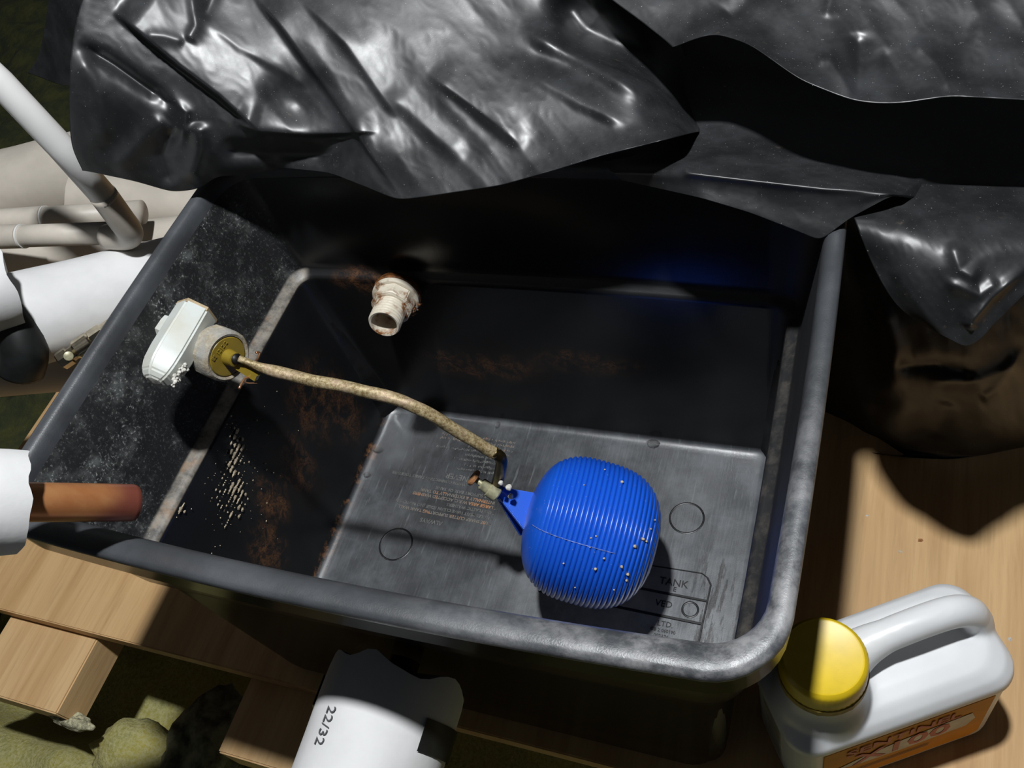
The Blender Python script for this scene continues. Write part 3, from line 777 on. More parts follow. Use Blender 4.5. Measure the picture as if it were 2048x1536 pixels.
# ================================================================== copper vent pipe with its foam sleeve
c1 = Vector((-0.119, -0.144, 0.329)) + Vector((-0.0035, -0.0005, 0.003)); c0 = Vector((-0.151, -0.173, 0.376))
cd = (c1 - c0).normalized(); far = c0 - cd * 0.20
vp = thing('vent_pipe', c1, 'reddish copper vent pipe end poking over the left front of the tank', 'pipe')
bm = bmesh.new()
Lc = (c1 - far).length
bm_lathe(bm, far, cd, [(0, 0.011), (Lc - 0.003, 0.011), (Lc - 0.001, 0.0104), (Lc, 0.0096), (Lc - 0.0005, 0.0088), (Lc - 0.05, 0.0088)], 36, cap=False)
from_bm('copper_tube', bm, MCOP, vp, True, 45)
def foam(name, a, b, ri, ro, mat, label, group='foam pipe lagging', end_noise=0.004, seed=0.0, seg=44, slit=None, bend=None, slant=0.0):
    """hollow foam lagging tube with torn ends"""
    a = Vector([float(t) for t in a]); b = Vector([float(t) for t in b])
    root = thing(name, (a + b) / 2, label, 'pipe lagging', group)
    u, v_, w, L = frame(a, b); bm = bmesh.new(); NL = 26; rings_o, rings_i = [], []
    for i in range(NL + 1):
        t = i / NL; ro_, ri_ = [], []
        for s in range(seg):
            an = 2 * math.pi * s / seg; dirv = u * math.cos(an) + v_ * math.sin(an)
            e = 0.0
            if i == 0: e = end_noise * mnoise.noise(Vector((math.cos(an) * 2 + seed, math.sin(an) * 2, 1.0))) + slant * math.cos(an)
            if i == NL: e = end_noise * mnoise.noise(Vector((math.cos(an) * 2 + seed, math.sin(an) * 2, 7.0))) + slant * math.cos(an)
            rr = ro * (1 + 0.018 * mnoise.noise(Vector((math.cos(an) * 1.4, math.sin(an) * 1.4, t * L * 25 + seed))))
            if i in (0, NL): rr *= 0.985
            p = a + w * (L * t + e) + (bend * math.sin(math.pi * t) if bend is not None else Vector())
            ro_.append(bm.verts.new(p + dirv * rr)); ri_.append(bm.verts.new(p + dirv * ri))
        rings_o.append(ro_); rings_i.append(ri_)
    for i in range(NL):
        for s in range(seg):
            j = (s + 1) % seg
            bm.faces.new((rings_o[i][s], rings_o[i][j], rings_o[i + 1][j], rings_o[i + 1][s]))
            bm.faces.new((rings_i[i][s], rings_i[i + 1][s], rings_i[i + 1][j], rings_i[i][j]))
    for s in range(seg):
        j = (s + 1) % seg
        bm.faces.new((rings_o[0][s], rings_i[0][s], rings_i[0][j], rings_o[0][j]))
        bm.faces.new((rings_o[NL][s], rings_o[NL][j], rings_i[NL][j], rings_i[NL][s]))
    o = from_bm('foam_sleeve', bm, mat, root, True, 40)
    return root, (a, b, u, v_, w, L)
fe = c0 + cd * (-0.0005)
foam('pipe_lagging', far, fe - cd * 0.003, 0.0112, 0.0288, MFOAM, 'white foam sleeve round the copper vent pipe at the left edge', end_noise=0.004, seed=4.2)

# ---- the big lagging in front of the tank, printed 22/32
la, lb = Vector((-0.014, -0.40, 0.128)), Vector((-0.014, -0.1600, 0.138))
RL = 0.0490
root22, (A, B, U, V, W, L) = foam('pipe_lagging', la, lb, 0.0125, RL, MFOAM, 'white foam lagging printed 22/32 in front of the tank', end_noise=0.010, seed=1.4)
bm = bmesh.new(); bm_lathe(bm, la, W, [(0, 0.011), (L + 0.012, 0.011)], 20)
from_bm('copper_tube', bm, MCOP, root22)
def cyl_hit(px_, py_, A, W, R):
    d = Vector([float(t) for t in ray(px_, py_)]); o_ = Vector([float(t) for t in CAM]) - A
    dp = d - W * d.dot(W); op = o_ - W * o_.dot(W)
    aa, bb, cc = dp.dot(dp), 2 * dp.dot(op), op.dot(op) - R * R
    disc_ = max(0, bb * bb - 4 * aa * cc); t = (-bb - math.sqrt(disc_)) / (2 * aa)
    p = o_ + d * t; s = p.dot(W)
    n = (p - W * s).normalized(); return A + p, n, s
p, n, s = cyl_hit(668, 1412, A, W, RL)
text_mesh('printed_lettering', '22/32', 0.0112, 0.00008, MINK, root22, tuple(p + n * 0.0012 - n.cross(-W) * 0.004), -W, n.cross(-W) , 'LEFT', 0.0)
def wrap(name, root, A, W, R, s_fun, wid, a0, a1, mat, ref, nseg=28):
    """strip of tape round a cylinder; angles about W from the direction ref"""
    bm = bmesh.new(); u = (ref - W * ref.dot(W)).normalized(); v_ = W.cross(u); rows = []
    for i in range(nseg + 1):
        a = a0 + (a1 - a0) * i / nseg; s = s_fun(i / nseg); dd = u * math.cos(a) + v_ * math.sin(a)
        rows.append([bm.verts.new(A + W * (s + o_) + dd * (R + h)) for o_, h in ((-wid / 2, 0.0002), (-wid / 2, 0.0011), (wid / 2, 0.0011), (wid / 2, 0.0002))])
    for i in range(nseg):
        for k in range(3): bm.faces.new((rows[i][k], rows[i][k + 1], rows[i + 1][k + 1], rows[i + 1][k]))
    return from_bm(name, bm, mat, root, True, 40)
pr_, nr, sr = cyl_hit(842, 1468, A, W, RL)
pl_, nl, sl = cyl_hit(618, 1372, A, W, RL)
ref = Vector((0, 0, 1)); uu = (ref - W * ref.dot(W)).normalized(); vv = W.cross(uu)
ar = math.atan2(nr.dot(vv), nr.dot(uu)); al = math.atan2(nl.dot(vv), nl.dot(uu))
if al > ar: rng = (ar, al - 2 * math.pi)
else: rng = (ar, al + 2 * math.pi)
wrap('tape', root22, A, W, RL * 1.006, lambda t: sr + (sl - sr) * t, 0.021, rng[0], rng[1], MTAPE, ref)

# ================================================================== pipes and lagging left of the tank
P = lambda x, y, t: Vector([float(k) for k in dep(x, y, t)])
op = thing('overflow_pipe', P(262, 468, 0.83), 'glossy white plastic pipe slanting down from the upper left corner', 'pipe')
pts = [P(-120, 55, 0.665), P(0, 165, 0.690), P(120, 292, 0.725), P(215, 400, 0.765)]
bm = bmesh.new(); bm_tube(bm, pts, 0.0112, 28); from_bm('straight_tube', bm, MPVC, op)
bm = bmesh.new(); bm_tube(bm, smooth_path([P(205, 388, 0.760), P(240, 436, 0.783), P(258, 462, 0.80), P(252, 474, 0.815), P(215, 474, 0.826)], 6), 0.0116, 24); from_bm('elbow', bm, MPVCB, op)
def hpipe(a, b, r, label, ringpx, depth):
    root = thing('waste_pipe', b, label, 'pipe', 'pair of shade-toned white pipes left of the tank')
    bm = bmesh.new(); bm_tube(bm, [a, (a + b) / 2, b], r, 28); from_bm('straight_tube', bm, MPVCB, root)
    u, v_, w, L = frame(a, b); c = P(*ringpx, depth); s = (c - a).dot(w)
    bm = bmesh.new(); bm_lathe(bm, a + w * (s - 0.001), w, [(0, r), (0, r * 1.10), (0.0018, r * 1.10), (0.0018, r)], 28, cap=False)
    from_bm('collar', bm, plain('white_collar', (0.78, 0.78, 0.75), 0.4, var=0.03), root, True, 30)
    bm = bmesh.new(); bm_lathe(bm, a - w * 0.10, w, [(0, r * 1.08), (s + 0.1 - 0.002, r * 1.08)], 28)
    from_bm('socket', bm, MPVCB, root, True, 30)
hpipe(P(-60, 474, 0.93), P(222, 466, 0.87), 0.0098, 'lower of two shade-toned white pipes at left, with a pale collar', (58, 468, 0), 0.92) if False else None
hpipe(P(-60, 476, 0.885), P(225, 466, 0.850), 0.0108, 'lower shade-toned white pipe at left, its pale collar nearer the edge', (52, 468), 0.875)
hpipe(P(-60, 448, 0.925), P(285, 424, 0.905), 0.0120, 'upper shade-toned white pipe at left, just above the other one', (92, 428), 0.915)

# feed pipe lagging running to the tank wall
fa, fb_ = P(26, 645, 0.800), P(420, 545, 0.880)
rf_, (A, B, U, V, W, L) = foam('pipe_lagging', fa, fb_, 0.013, 0.0425, MFOAM, 'fat white foam lagging against the left side of the tank', end_noise=0.008, seed=6.0)
rl_, (A2, B2, U2, V2, W2, L2) = foam('pipe_lagging', P(-560, 720, 0.66), P(18, 566, 0.760), 0.013, 0.0360, MFOAM, 'short white foam lagging cut off by the left edge, above black tape', end_noise=0.004, seed=2.0)
bm = bmesh.new(); bm_tube(bm, smooth_path([P(-60, 570, 0.765), P(22, 640, 0.775), P(46, 700, 0.780), P(40, 740, 0.79)], 8), 0.0200, 24, True)
tp = from_bm('black_tape_wrap', bm, MTAPE); tag(tp, 'black tape wrapped round the joint between the two left laggings', 'tape')
foam('pipe_lagging', P(-620, 790, 0.84), P(260, 718, 0.90), 0.013, 0.0265, MFOAMB, 'shade-toned cream foam lagging below the brass fitting', end_noise=0.004, seed=3.0)
foam('pipe_lagging', P(-170, 430, 1.06), P(190, 345, 1.02), 0.013, 0.048, MFOAMB, 'pale fat lagging behind the slanting white pipe', end_noise=0.004, seed=7.7)
foam('pipe_lagging', P(150, 395, 1.00), P(520, 430, 1.02), 0.013, 0.030, MFOAMB, 'shade-toned cream lagging passing behind the back left tank corner', end_noise=0.004, seed=8.8)
foam('pipe_lagging', P(-120, 535, 0.95), P(400, 470, 0.96), 0.011, 0.0230, MFOAMB, 'shade-toned cream lagging under the two shade-toned pipes', end_noise=0.004, seed=9.3)
# small compression valve peeping out under the feed lagging
sv = thing('isolating_valve', P(150, 700, 0.80), 'small nickel compression valve peeping out under the white lagging', 'valve')
vd = (P(200, 668, 0.79) - P(120, 722, 0.785)).normalized(); v0 = P(120, 724, 0.785)
bm = bmesh.new(); bm_lathe(bm, v0, vd, [(0, 0.0075), (0.001, 0.0085), (0.010, 0.0085), (0.011, 0.0065), (0.016, 0.0065)], 8); from_bm('nut', bm, MCHROME, sv, True, 25)
bm = bmesh.new(); bm_lathe(bm, v0 + vd * 0.015, vd, [(0, 0.0070), (0.003, 0.0095), (0.016, 0.0095), (0.018, 0.0070)], 16); from_bm('body', bm, MCHROME, sv, True, 30)
bm = bmesh.new(); bm_lathe(bm, v0 + vd * 0.032, vd, [(0, 0.0075), (0.001, 0.0088), (0.012, 0.0088), (0.013, 0.0075), (0.04, 0.0075)], 6); from_bm('tail_nut', bm, MCHROME, sv, True, 25)
bm = bmesh.new(); sdir = (P(135, 712, 0.74) - P(135, 712, 0.80)).normalized(); bm_lathe(bm, P(137, 712, 0.785), sdir, [(0, 0.004), (0.010, 0.004), (0.0105, 0.003)], 14); from_bm('screw_slot', bm, MBRASS, sv, True, 30)

# ================================================================== white bottle with yellow cap
yaw = math.radians(32.5)
bu = Vector((math.cos(yaw), math.sin(yaw), 0)); bn = Vector((-math.sin(yaw), math.cos(yaw), 0)); bo = Vector((0.2985, -0.0725, BT))
BW = lambda u_, n_, z_: bo + bu * u_ + bn * n_ + Vector((0, 0, z_))
bottle = thing('inhibitor_bottle', bo, 'white plastic bottle with yellow screw cap and orange label on the boarding', 'bottle')
def rrect(hu, hn, r, z, cu=0, cn=0, nc=6):
    out = []
    for (cx, cy, a0) in ((hu - r, hn - r, 0), (-hu + r, hn - r, 90), (-hu + r, -hn + r, 180), (hu - r, -hn + r, 270)):
        for i in range(nc + 1):
            a = math.radians(a0 + 90 * i / nc); out.append(BW(cu + cx + r * math.cos(a), cn + cy + r * math.sin(a), z))
    return out
HU, HN = 0.0775, 0.0380
rg = [rrect(HU - 0.006, HN - 0.006, 0.012, 0.0), rrect(HU - 0.002, HN - 0.002, 0.016, 0.002), rrect(HU - 0.001, HN - 0.001, 0.018, 0.006), rrect(HU - 0.001, HN - 0.001, 0.018, 0.095), rrect(HU + 0.001, HN + 0.001, 0.020, 0.101), rrect(HU, HN, 0.020, 0.108),
      rrect(HU - 0.004, HN - 0.004, 0.020, 0.114), rrect(HU - 0.012, HN - 0.011, 0.020, 0.119), rrect(HU - 0.030, HN - 0.022, 0.012, 0.121)]
v, f = loft([[tuple(p) for p in r] for r in rg], True, True)
me = bpy.data.meshes.new('body_base'); me.from_pydata(v, [], f)
bm = bmesh.new(); bm.from_mesh(me)
# neck shoulder
sh_c = BW(-0.0440, -0.0040, 0.100)
bm_lathe(bm, sh_c, (0, 0, 1), [(0, 0.033), (0.012, 0.0325), (0.022, 0.0300), (0.032, 0.0262), (0.040, 0.0245), (0.056, 0.0235)], 32)
# handle bar, one moulding with the body
hp = smooth_path([BW(-0.026, 0.004, 0.128), BW(-0.008, 0.006, 0.139), BW(0.018, 0.006, 0.1445), BW(0.046, 0.006, 0.1430), BW(0.060, 0.005, 0.134), BW(0.0655, 0.004, 0.118), BW(0.066, 0.003, 0.100)], 6)
bm_tube(bm, hp, 0.0105, 16, True, lambda t, a: 0.0105 + 0.006 * max(0, 0.25 - t) * 4 + 0.004 * max(0, t - 0.75) * 4)
bmesh.ops.recalc_face_normals(bm, faces=bm.faces)
me2 = bpy.data.meshes.new('body'); bm.to_mesh(me2); bm.free()
body = link('body', me2, MHDPE, bottle)
rm = body.modifiers.new('r', 'REMESH'); rm.mode = 'VOXEL'; rm.voxel_size = 0.0016; rm.use_smooth_shade = True
smd = body.modifiers.new('s', 'SMOOTH'); smd.factor = 0.5; smd.iterations = 7
baked(body); body.data.materials.clear(); body.data.materials.append(MHDPE)
body.data.polygons.foreach_set('use_smooth', [True] * len(body.data.polygons))
cc = BW(-0.0440, -0.0040, 0.150)
bm = bmesh.new(); bm_lathe(bm, cc, (0, 0, 1), [(0, 0.0262), (0.0008, 0.0270), (0.0075, 0.0270), (0.0080, 0.0262)], 72, fn=lambda a, k: 1 + (0.012 if int(a * 72 / 6.2832 + .5) % 9 == 0 else 0))
from_bm('tamper_ring', bm, MCAPR, bottle, True, 35)
bm = bmesh.new(); bm_lathe(bm, cc + Vector((0, 0, 0.0085)), (0, 0, 1), [(0, 0.0262), (0.016, 0.0258), (0.0185, 0.0250), (0.0200, 0.0232), (0.0196, 0.0220), (0.0196, 0.001)], 96, fn=lambda a, k: 1 + (0.008 * (int(a * 96 / 6.2832 + .5) % 2) if k < 2 else 0))
from_bm('screw_cap', bm, MYEL, bottle, True, 40)
# labels
def plate(name, u0, u1, z0, z1, nn, mat, parent, cut=0.0):
    bm = bmesh.new(); vs = [bm.verts.new(BW(a, nn, b)) for a, b in ((u0, z0), (u1 - cut, z0), (u1, z0 + cut), (u1, z1), (u0, z1))]
    fc = bm.faces.new(vs); r_ = bmesh.ops.extrude_face_region(bm, geom=[fc])
    for q_ in r_['geom']:
        if isinstance(q_, bmesh.types.BMVert): q_.co += bn * 0.0008
    return from_bm(name, bm, mat, parent, False)
NF = -HN + 0.0002
lab = plate('front_label', -0.058, 0.0585, 0.014, 0.0955, NF - 0.0002, MORANGE, bottle, 0.006)
bm = bmesh.new()   # pale swoosh behind the lettering
sw = [(-0.050, 0.052), (-0.030, 0.047), (0.0, 0.045), (0.045, 0.047), (0.050, 0.060), (0.046, 0.074), (0.0, 0.070), (-0.030, 0.062)]
bm.faces.new([bm.verts.new(BW(a, NF - 0.0006, b)) for a, b in sw]); from_bm('pale_swoosh', bm, MWHITEP, lab, False)
text_mesh('red_lettering', 'SENTINEL', 0.0185, 0.0001, MRED, lab, tuple(BW(-0.043, NF - 0.0008, 0.0765)), bu, (0, 0, 1), 'LEFT', 0.0003)
text_mesh('red_lettering', 'X100', 0.0310, 0.0001, MRED, lab, tuple(BW(-0.036, NF - 0.0008, 0.0500)), bu, (0, 0, 1), 'LEFT', 0.0006)
bm = bmesh.new()
for zz in (0.030, 0.034): bm.faces.new([bm.verts.new(BW(a, NF - 0.0006, zz + b)) for a, b in ((-0.046, 0), (0.02, 0), (0.02, 0.0012), (-0.046, 0.0012))])
from_bm('small_print', bm, MDARK, lab, False)
bm = bmesh.new(); vs = [bm.verts.new(BW(-HU + 0.0004, a, b)) for a, b in ((-0.014, 0.016), (0.014, 0.016), (0.014, 0.092), (-0.014, 0.092))]
fc = bm.faces.new(vs); r_ = bmesh.ops.extrude_face_region(bm, geom=[fc])
for q_ in r_['geom']:
    if isinstance(q_, bmesh.types.BMVert): q_.co += bu * 0.0008
el_ = from_bm('end_label', bm, MPALE, bottle, False)
bm = bmesh.new(); random.seed(2)
for i in range(14):
    zz = 0.085 - i * 0.0046
    w_ = random.uniform(0.012, 0.024)
    bm.faces.new([bm.verts.new(BW(-HU + 0.0001, -0.012 + a, zz + b)) for a, b in ((0, 0), (w_, 0), (w_, 0.0012), (0, 0.0012))])
from_bm('small_print', bm, MINK, el_, False)

# ================================================================== the black polythene over the cistern behind
bag = thing('polythene_cover', (0.05, 0.25, BT), 'crumpled black polythene cover draped over the back edge of the tank', 'plastic cover')
def seg_dist(X, Y, pts):
    best = np.full(X.shape, 1e9); sd = np.zeros(X.shape); tt = np.zeros(X.shape); n = len(pts) - 1
    for i in range(n):
        ax_, ay_ = pts[i]; bx2, by2 = pts[i + 1]; dx, dy = bx2 - ax_, by2 - ay_; L2 = dx * dx + dy * dy
        t = np.clip(((X - ax_) * dx + (Y - ay_) * dy) / L2, 0, 1)
        qx, qy = X - (ax_ + t * dx), Y - (ay_ + t * dy); d = np.hypot(qx, qy)
        s = np.sign(dx * qy - dy * qx); m = d < best
        best = np.where(m, d, best); sd = np.where(m, s, sd); tt = np.where(m, (i + t) / n, tt)
    return best, sd, tt
def blur(A, k, axis):
    if k < 1: return A
    ker = np.exp(-0.5 * (np.arange(-3 * k, 3 * k + 1) / k) ** 2); ker /= ker.sum()
    pad = [(0, 0), (0, 0)]; pad[axis] = (3 * k, 3 * k)
    Ap = np.pad(A, pad, 'edge')
    return np.apply_along_axis(lambda r: np.convolve(r, ker, 'valid'), axis, Ap)
def sheet(name, rows, NX, NY, folds, crumple, parent, sm=(6, 4), seed=0.0, direction=(0.62, 0.78), edge_wob=0.0):
    nr_ = len(rows); U_ = np.linspace(0, 1, NX); rx = []
    for r in rows:
        r = np.array(r, float)
        x = r[0, 0] + (r[-1, 0] - r[0, 0]) * U_
        if abs(r[-1, 0] - r[0, 0]) < 1e-6: x = np.full(NX, r[0, 0])
        rx.append((x, np.interp(x, r[:, 0], r[:, 1]), np.interp(x, r[:, 0], r[:, 2])))
    X = np.zeros((NY, NX)); Y = np.zeros((NY, NX)); D = np.zeros((NY, NX))
    for j in range(NY):
        s = j / (NY - 1) * (nr_ - 1); k = min(int(s), nr_ - 2); t = s - k
        k0, k3 = max(k - 1, 0), min(k + 2, nr_ - 1)
        for arr, c in ((X, 0), (Y, 1), (D, 2)):
            a_, b_, c_, d_2 = rx[k0][c], rx[k][c], rx[k + 1][c], rx[k3][c]
            arr[j] = 0.5 * (2 * b_ + (c_ - a_) * t + (2 * a_ - 5 * b_ + 4 * c_ - d_2) * t * t + (3 * b_ - a_ - 3 * c_ + d_2) * t ** 3)
    D = blur(D, sm[0], 1); Y = blur(Y, sm[0], 1)
    Yb = blur(Y, sm[1], 0); Db = blur(D, sm[1], 0)
    e_ = np.minimum(np.arange(NY), NY - 1 - np.arange(NY))[:, None] / (2.0 * sm[1]); e_ = np.clip(e_, 0, 1)
    Y = Y * (1 - e_) + Yb * e_; D = D * (1 - e_) + Db * e_
    off = np.zeros_like(X)
    for fd in folds:
        pts, amp, wl, wr = fd[:4]; sharp = fd[4] if len(fd) > 4 else 2.0
        d, s, t = seg_dist(X, Y, pts)
        w_ = np.where(s > 0, wr, wl)
        taper = np.clip(np.minimum(t, 1 - t) * 5, 0, 1); taper = taper * taper * (3 - 2 * taper)
        off += amp * taper * np.exp(-(d / w_) ** sharp)
    if crumple:
        dx, dy = direction
        cr = np.zeros_like(X)
        for j in range(NY):
            for i in range(NX):
                a = X[j, i] * dx + Y[j, i] * dy; b = -X[j, i] * dy + Y[j, i] * dx
                n1 = math.sqrt(mnoise.noise(Vector((a * 0.0040 + seed, b * 0.014, 0.0))) ** 2 + 0.006)
                n2 = math.sqrt(mnoise.noise(Vector((X[j, i] * 0.012 + seed, Y[j, i] * 0.014, 4.0))) ** 2 + 0.008)
                n3 = abs(mnoise.noise(Vector((a * 0.03, b * 0.055 + seed, 9.0))))
                cr[j, i] = 0.75 * (0.5 - n1) + 0.22 * (0.4 - n2) + 0.07 * (0.4 - n3)
        off += crumple * cr
    vs, fs = [], []
    for j in range(NY):
        for i in range(NX):
            d = ray(X[j, i], Y[j, i]); t = (D[j, i] - CAM[1]) / d[1]
            vs.append(CAM + d * t - d / np.linalg.norm(d) * off[j, i])
    for j in range(NY - 1):
        for i in range(NX - 1):
            a = j * NX + i; fs.append((a, a + 1, a + NX + 1, a + NX))
    o = mesh(name, vs, fs, MB, parent)
    sol = o.modifiers.new('thick', 'SOLIDIFY'); sol.thickness = 0.0005; sol.offset = 0
    return o
rowsA = [
    [(190, -90, .190), (400, -90, .234), (500, -90, .250), (700, -90, .258), (900, -90, .268), (1000, -90, .275), (1300, -90, .30)],
    [(150, 60, .149), (300, 60, .172), (400, 60, .187), (500, 60, .200), (600, 65, .203), (700, 70, .203), (950, 70, .220), (1150, 70, .245), (1350, 60, .275)],
    [(139, 180, .120), (330, 190, .146), (430, 190, .156), (600, 195, .176), (680, 195, .172), (850, 190, .175), (1000, 185, .180), (1100, 180, .185), (1250, 160, .195), (1320, 158, .222), (1385, 150, .275)],
    [(143, 285, .110), (330, 290, .128), (520, 275, .144), (680, 262, .164), (720, 270, .148), (850, 290, .148), (1000, 280, .152), (1100, 270, .155), (1280, 238, .164), (1345, 226, .190), (1400, 215, .262)],
    [(165, 340, .108), (270, 362, .115), (345, 384, .120), (400, 378, .126), (430, 352, .134), (490, 350, .142), (560, 335, .150), (660, 345, .142), (735, 375, .126), (795, 400, .118), (860, 392, .118), (1000, 371, .124), (1110, 340, .130), (1200, 312, .136), (1320, 282, .141), (1360, 272, .152), (1398, 262, .215)]]
foldsA = [
    # the three overlapping folds: (line, lift, fall-off above right, fall-off below left)
    ([(225, 20), (284, 67), (360, 130), (440, 190), (545, 285)], 0.014, 150, 5, 1.8), ([(465, 240), (515, 262), (610, 268), (760, 262)], 0.010, 40, 5, 1.8),
    ([(500, -20), (560, 50), (600, 105), (655, 178), (735, 297), (800, 392)], 0.008, 60, 5, 1.5),
    ([(585, -20), (690, 85), (760, 185), (800, 240)], 0.0032, 34, 9, 1.6),
    ([(770, 178), (850, 250), (934, 321)], 0.0028, 26, 16, 1.9), ([(855, 144), (950, 215), (1055, 300)], 0.0045, 34, 11, 1.8),
    ([(1050, 140), (1160, 205), (1265, 253)], 0.0038, 30, 14, 1.9), ([(1030, 50), (1150, 108), (1260, 165), (1345, 210)], 0.012, 30, 24, 2),
    ([(1105, -30), (1165, 65), (1260, 125), (1390, 205)], -0.020, 44, 26, 2),
    ([(380, -30), (392, 50), (372, 84)], 0.0035, 18, 10, 1.5), ([(372, 84), (330, 72), (285, 68)], 0.002, 12, 10, 1.5), ([(440, -30), (405, 40)], -0.003, 14, 16, 1.6),
    ([(405, 40), (480, 95), (580, 150), (620, 180)], 0.0016, 30, 8, 1.6),
    ([(150, 82), (230, 130), (300, 180), (365, 222)], -0.009, 12, 16, 1.6), ([(150, 100), (200, 190), (215, 300)], 0.004, 18, 24, 1.8),
    ([(300, 190), (345, 200), (372, 225), (362, 300)], 0.004, 12, 14, 1.5), ([(225, 345), (290, 270), (335, 235)], 0.004, 20, 22, 1.9), ([(345, 250), (325, 310), (345, 375)], -0.006, 18, 16, 1.7),
    ([(395, 240), (400, 300), (380, 370)], 0.006, 20, 20, 2), ([(430, 296), (540, 302), (700, 318)], -0.010, 22, 20, 2)]
sheet('upper_sheet', rowsA, 380, 170, foldsA, 0.0040, bag, (4, 12), 2.0)
rowsA2 = [
    [(1120, -90, .285), (1400, -90, .275), (1700, -90, .262), (2160, -90, .260)],
    [(1210, -10, .250), (1400, -20, .245), (1700, 0, .232), (1900, 0, .228), (2160, 0, .228)],
    [(1290, 50, .226), (1420, 30, .226), (1600, 80, .200), (1750, 100, .194), (1900, 95, .196), (2160, 100, .196)],
    [(1345, 98, .205), (1380, 80, .208), (1430, 66, .210), (1500, 88, .192), (1600, 160, .164), (1700, 200, .151), (1750, 207, .148), (1800, 207, .148), (1900, 192, .151), (2048, 200, .152), (2160, 206, .154)]]
foldsA2 = [([(1345, 98), (1430, 68), (1500, 90), (1600, 160), (1700, 200)], 0.005, 26, 16, 1.8), ([(1650, 40), (1660, 0), (1672, -40)], 0.002, 8, 14, 1.5), ([(1625, 122), (1660, 118), (1690, 165), (1712, 200)], 0.003, 9, 16, 1.6),
    ([(1715, 60), (1720, 130), (1712, 205)], -0.004, 24, 18, 1.8), ([(1820, 80), (1870, 125), (1905, 190)], 0.0030, 20, 14, 1.6), ([(1760, 90), (1800, 150), (1830, 205)], -0.0025, 20, 20, 1.8), ([(1530, -40), (1450, 50)], -0.004, 20, 30, 1.9), ([(1930, 60), (2000, 100), (2100, 120)], 0.003, 40, 40, 2)]
sheet('upper_sheet', rowsA2, 230, 90, foldsA2, 0.0042, bag, (5, 8), 14.0)
def py3(a, b, c):
    A_, B_, C_ = (aty(*t) for t in (a, b, c)); n_ = np.cross(B_ - A_, C_ - A_)
    def f_(x, y):
        d = ray(x, y); return (x, y, float((CAM + d * (((A_ - CAM) @ n_) / (d @ n_)))[1]))
    return f_
FP = py3((1375, 346, .132), (1785, 386, .124), (1640, 482, .107))
rowsB = [
    [(1150, 60, .300), (1330, -10, .310), (1400, 0, .310), (1600, 60, .30), (1800, 110, .290), (2160, 110, .29)],
    [(1180, 240, .225), (1400, 200, .245), (1500, 200, .245), (1700, 230, .238), (1900, 230, .234), (2160, 230, .236)],
    [(1205, 318, .176), (1362, 300, .182), (1500, 296, .186), (1650, 306, .186), (1785, 322, .184), (1900, 340, .180), (2160, 345, .186)],
    [(1215, 335, .168), (1365, 325, .148), (1500, 334, .148), (1650, 348, .146), (1785, 362, .146), (1900, 378, .162), (2160, 384, .170)],
    [(1225, 345, .162), (1375, 346, .132), (1500, 360, .130), (1650, 376, .126), (1785, 386, .124), (1900, 398, .166), (2160, 405, .174)],
    [(1235, 352, .160), FP(1390, 372), FP(1500, 392), FP(1640, 425), FP(1715, 412), FP(1785, 388), (1900, 404, .165), (2160, 411, .173)],
    [(1245, 360, .158), FP(1400, 395), FP(1500, 425), FP(1610, 468), FP(1640, 482), FP(1700, 436), FP(1785, 390), (1900, 410, .164), (2160, 418, .172)]]
foldsB = [([(1363, 318), (1376, 346), (1500, 361), (1650, 378), (1780, 385)], 0.0045, 11, 8, 1.5), ([(1790, 398), (1840, 360), (1890, 320)], 0.005, 10, 12, 1.6), ([(1990, 415), (2020, 385), (2050, 350)], 0.004, 8, 10, 1.6)]
sheet('front_fold', rowsB, 260, 130, foldsB, 0.0022, bag, (3, 5), 5.0, (0.98, 0.18))
rowsC = [
    [(1690, 385, .150), (1800, 365, .152), (1950, 372, .160), (2160, 378, .168)],
    [(1712, 445, .112), (1800, 460, .104), (1950, 470, .106), (2160, 460, .120)],
    [(1746, 530, .095), (1830, 545, .084), (1950, 545, .084), (2160, 510, .106)],
    [(1790, 605, .082), (1845, 615, .074), (1950, 615, .072), (2160, 530, .102)],
    [(1842, 646, .076), (1880, 668, .067), (1930, 694, .063), (1962, 680, .063), (1985, 650, .070), (2160, 480, .108)]]
foldsC = [([(1900, 480), (1920, 540), (1960, 560)], 0.003, 22, 16, 1.6), ([(2060, 530), (1985, 595), (1945, 640), (1940, 660)], 0.005, 9, 14, 1.5), ([(1900, 420), (1960, 440), (2050, 430)], 0.003, 18, 20, 1.8), ([(1880, 560), (1960, 590), (2000, 560)], 0.003, 14, 14, 1.7)]
sheet('corner_flap', rowsC, 150, 110, foldsC, 0.0035, bag, (4, 4), 7.0)
rowsD = [
    [(1560, 380, .235), (1800, 370, .225), (1950, 360, .22), (2170, 350, .22)],
    [(1570, 560, .225), (1800, 560, .195), (1950, 560, .185), (2170, 550, .185)],
    [(1590, 740, .215), (1800, 745, .172), (1950, 745, .162), (2170, 730, .175)],
    [(1610, 880, .205), (1800, 890, .166), (1950, 892, .160), (2170, 866, .180)],
    [(1640, 890, .195), (1742, 905, .158), (1800, 914, .1563), (1900, 920, .1555), (1980, 908, .1625), (2048, 891, .1795), (2170, 868, .1960)]]
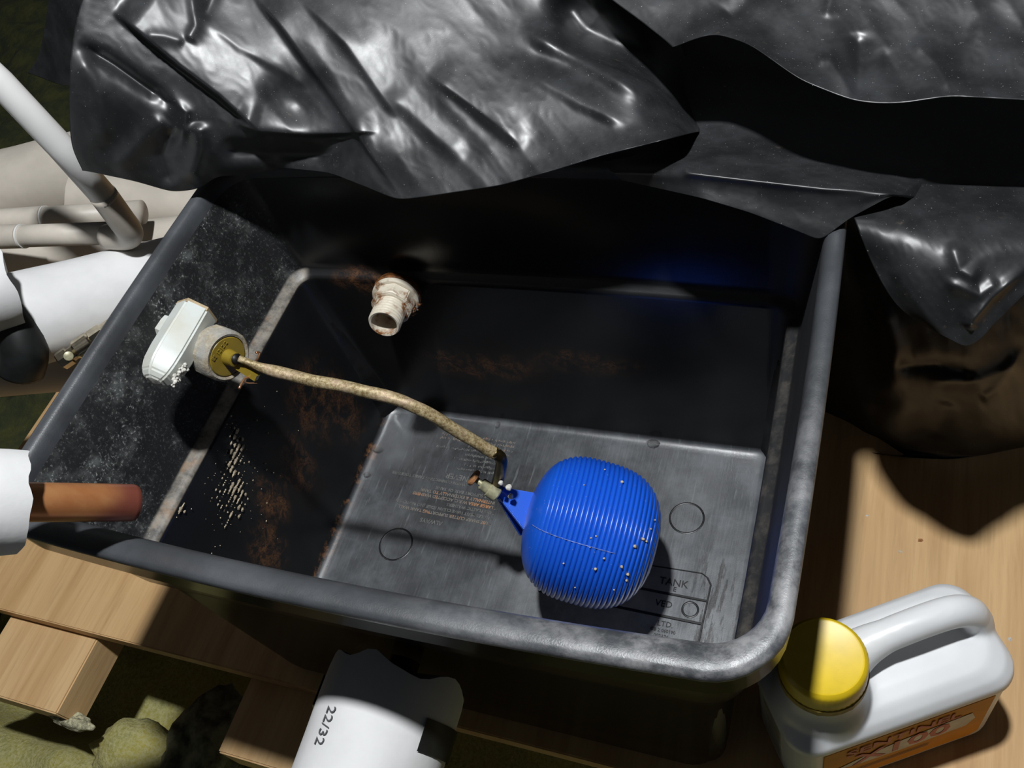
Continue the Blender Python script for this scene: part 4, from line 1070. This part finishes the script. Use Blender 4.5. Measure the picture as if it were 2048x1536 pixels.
foldsD = [([(1775, 735), (1880, 730), (1960, 750)], -0.006, 14, 14, 1.6), ([(2050, 690), (1990, 780), (1960, 800)], 0.006, 10, 14, 1.4), ([(1850, 760), (1960, 760), (2050, 720)], 0.005, 12, 16, 1.6), ([(1760, 600), (1790, 700), (1780, 800)], 0.006, 20, 20, 2), ([(1900, 800), (1870, 880)], 0.004, 20, 20, 2)]
sheet('side_drape', rowsD, 140, 130, foldsD, 0.010, bag, (5, 5), 9.0, (0.2, 0.98))
rowsE = [
    [(105, -60, .36), (150, -60, .35), (230, -60, .34)],
    [(92, 40, .36), (140, 40, .34), (230, 60, .32)],
    [(78, 110, .36), (130, 120, .34), (230, 120, .32)],
    [(55, 145, .36), (120, 170, .335), (230, 178, .32)]]
sheet('trailing_end', rowsE, 50, 60, [([(95, 60), (80, 140)], 0.004, 8, 10, 1.4)], 0.006, bag, (2, 2), 12.0)

# a few chips of debris on the boarding
def chip(x, y, r, mat, label, seed):
    random.seed(seed); c = atz(x, y, BT + 0.0008); bm = bmesh.new(); k = 5
    lo = [bm.verts.new((c[0] + r * random.uniform(.6, 1.2) * math.cos(6.283 * i / k), c[1] + r * random.uniform(.5, 1.1) * math.sin(6.283 * i / k), BT + 0.0001)) for i in range(k)]
    t = bm.verts.new((c[0], c[1], BT + r * 0.7))
    for i in range(k): bm.faces.new((lo[i], lo[(i + 1) % k], t))
    bm.faces.new(lo[::-1])
    return tag(from_bm('debris_chip', bm, mat, None, False), label, 'chip', 'debris chips on the boarding')
chip(1842, 1080, 0.0028, MRFLAKE, 'brown chip of debris on the sunlit boarding right of the tank' .replace('sunlit', 'lit'), 1)
chip(1801, 1102, 0.0020, MFLAKE, 'pale chip of debris on the boarding beside the brown chip', 2)
chip(302, 1130, 0.0028, MSCALE, 'white chip on the boarding in front of the left tank rim', 3)
chip(1735, 1030, 0.0016, MSCALE, 'tiny white chip on the boarding at the tank shadow edge', 4)
chip(2020, 1278, 0.0018, MSCALE, 'white fleck on the boarding beside the right end of the bottle', 5)
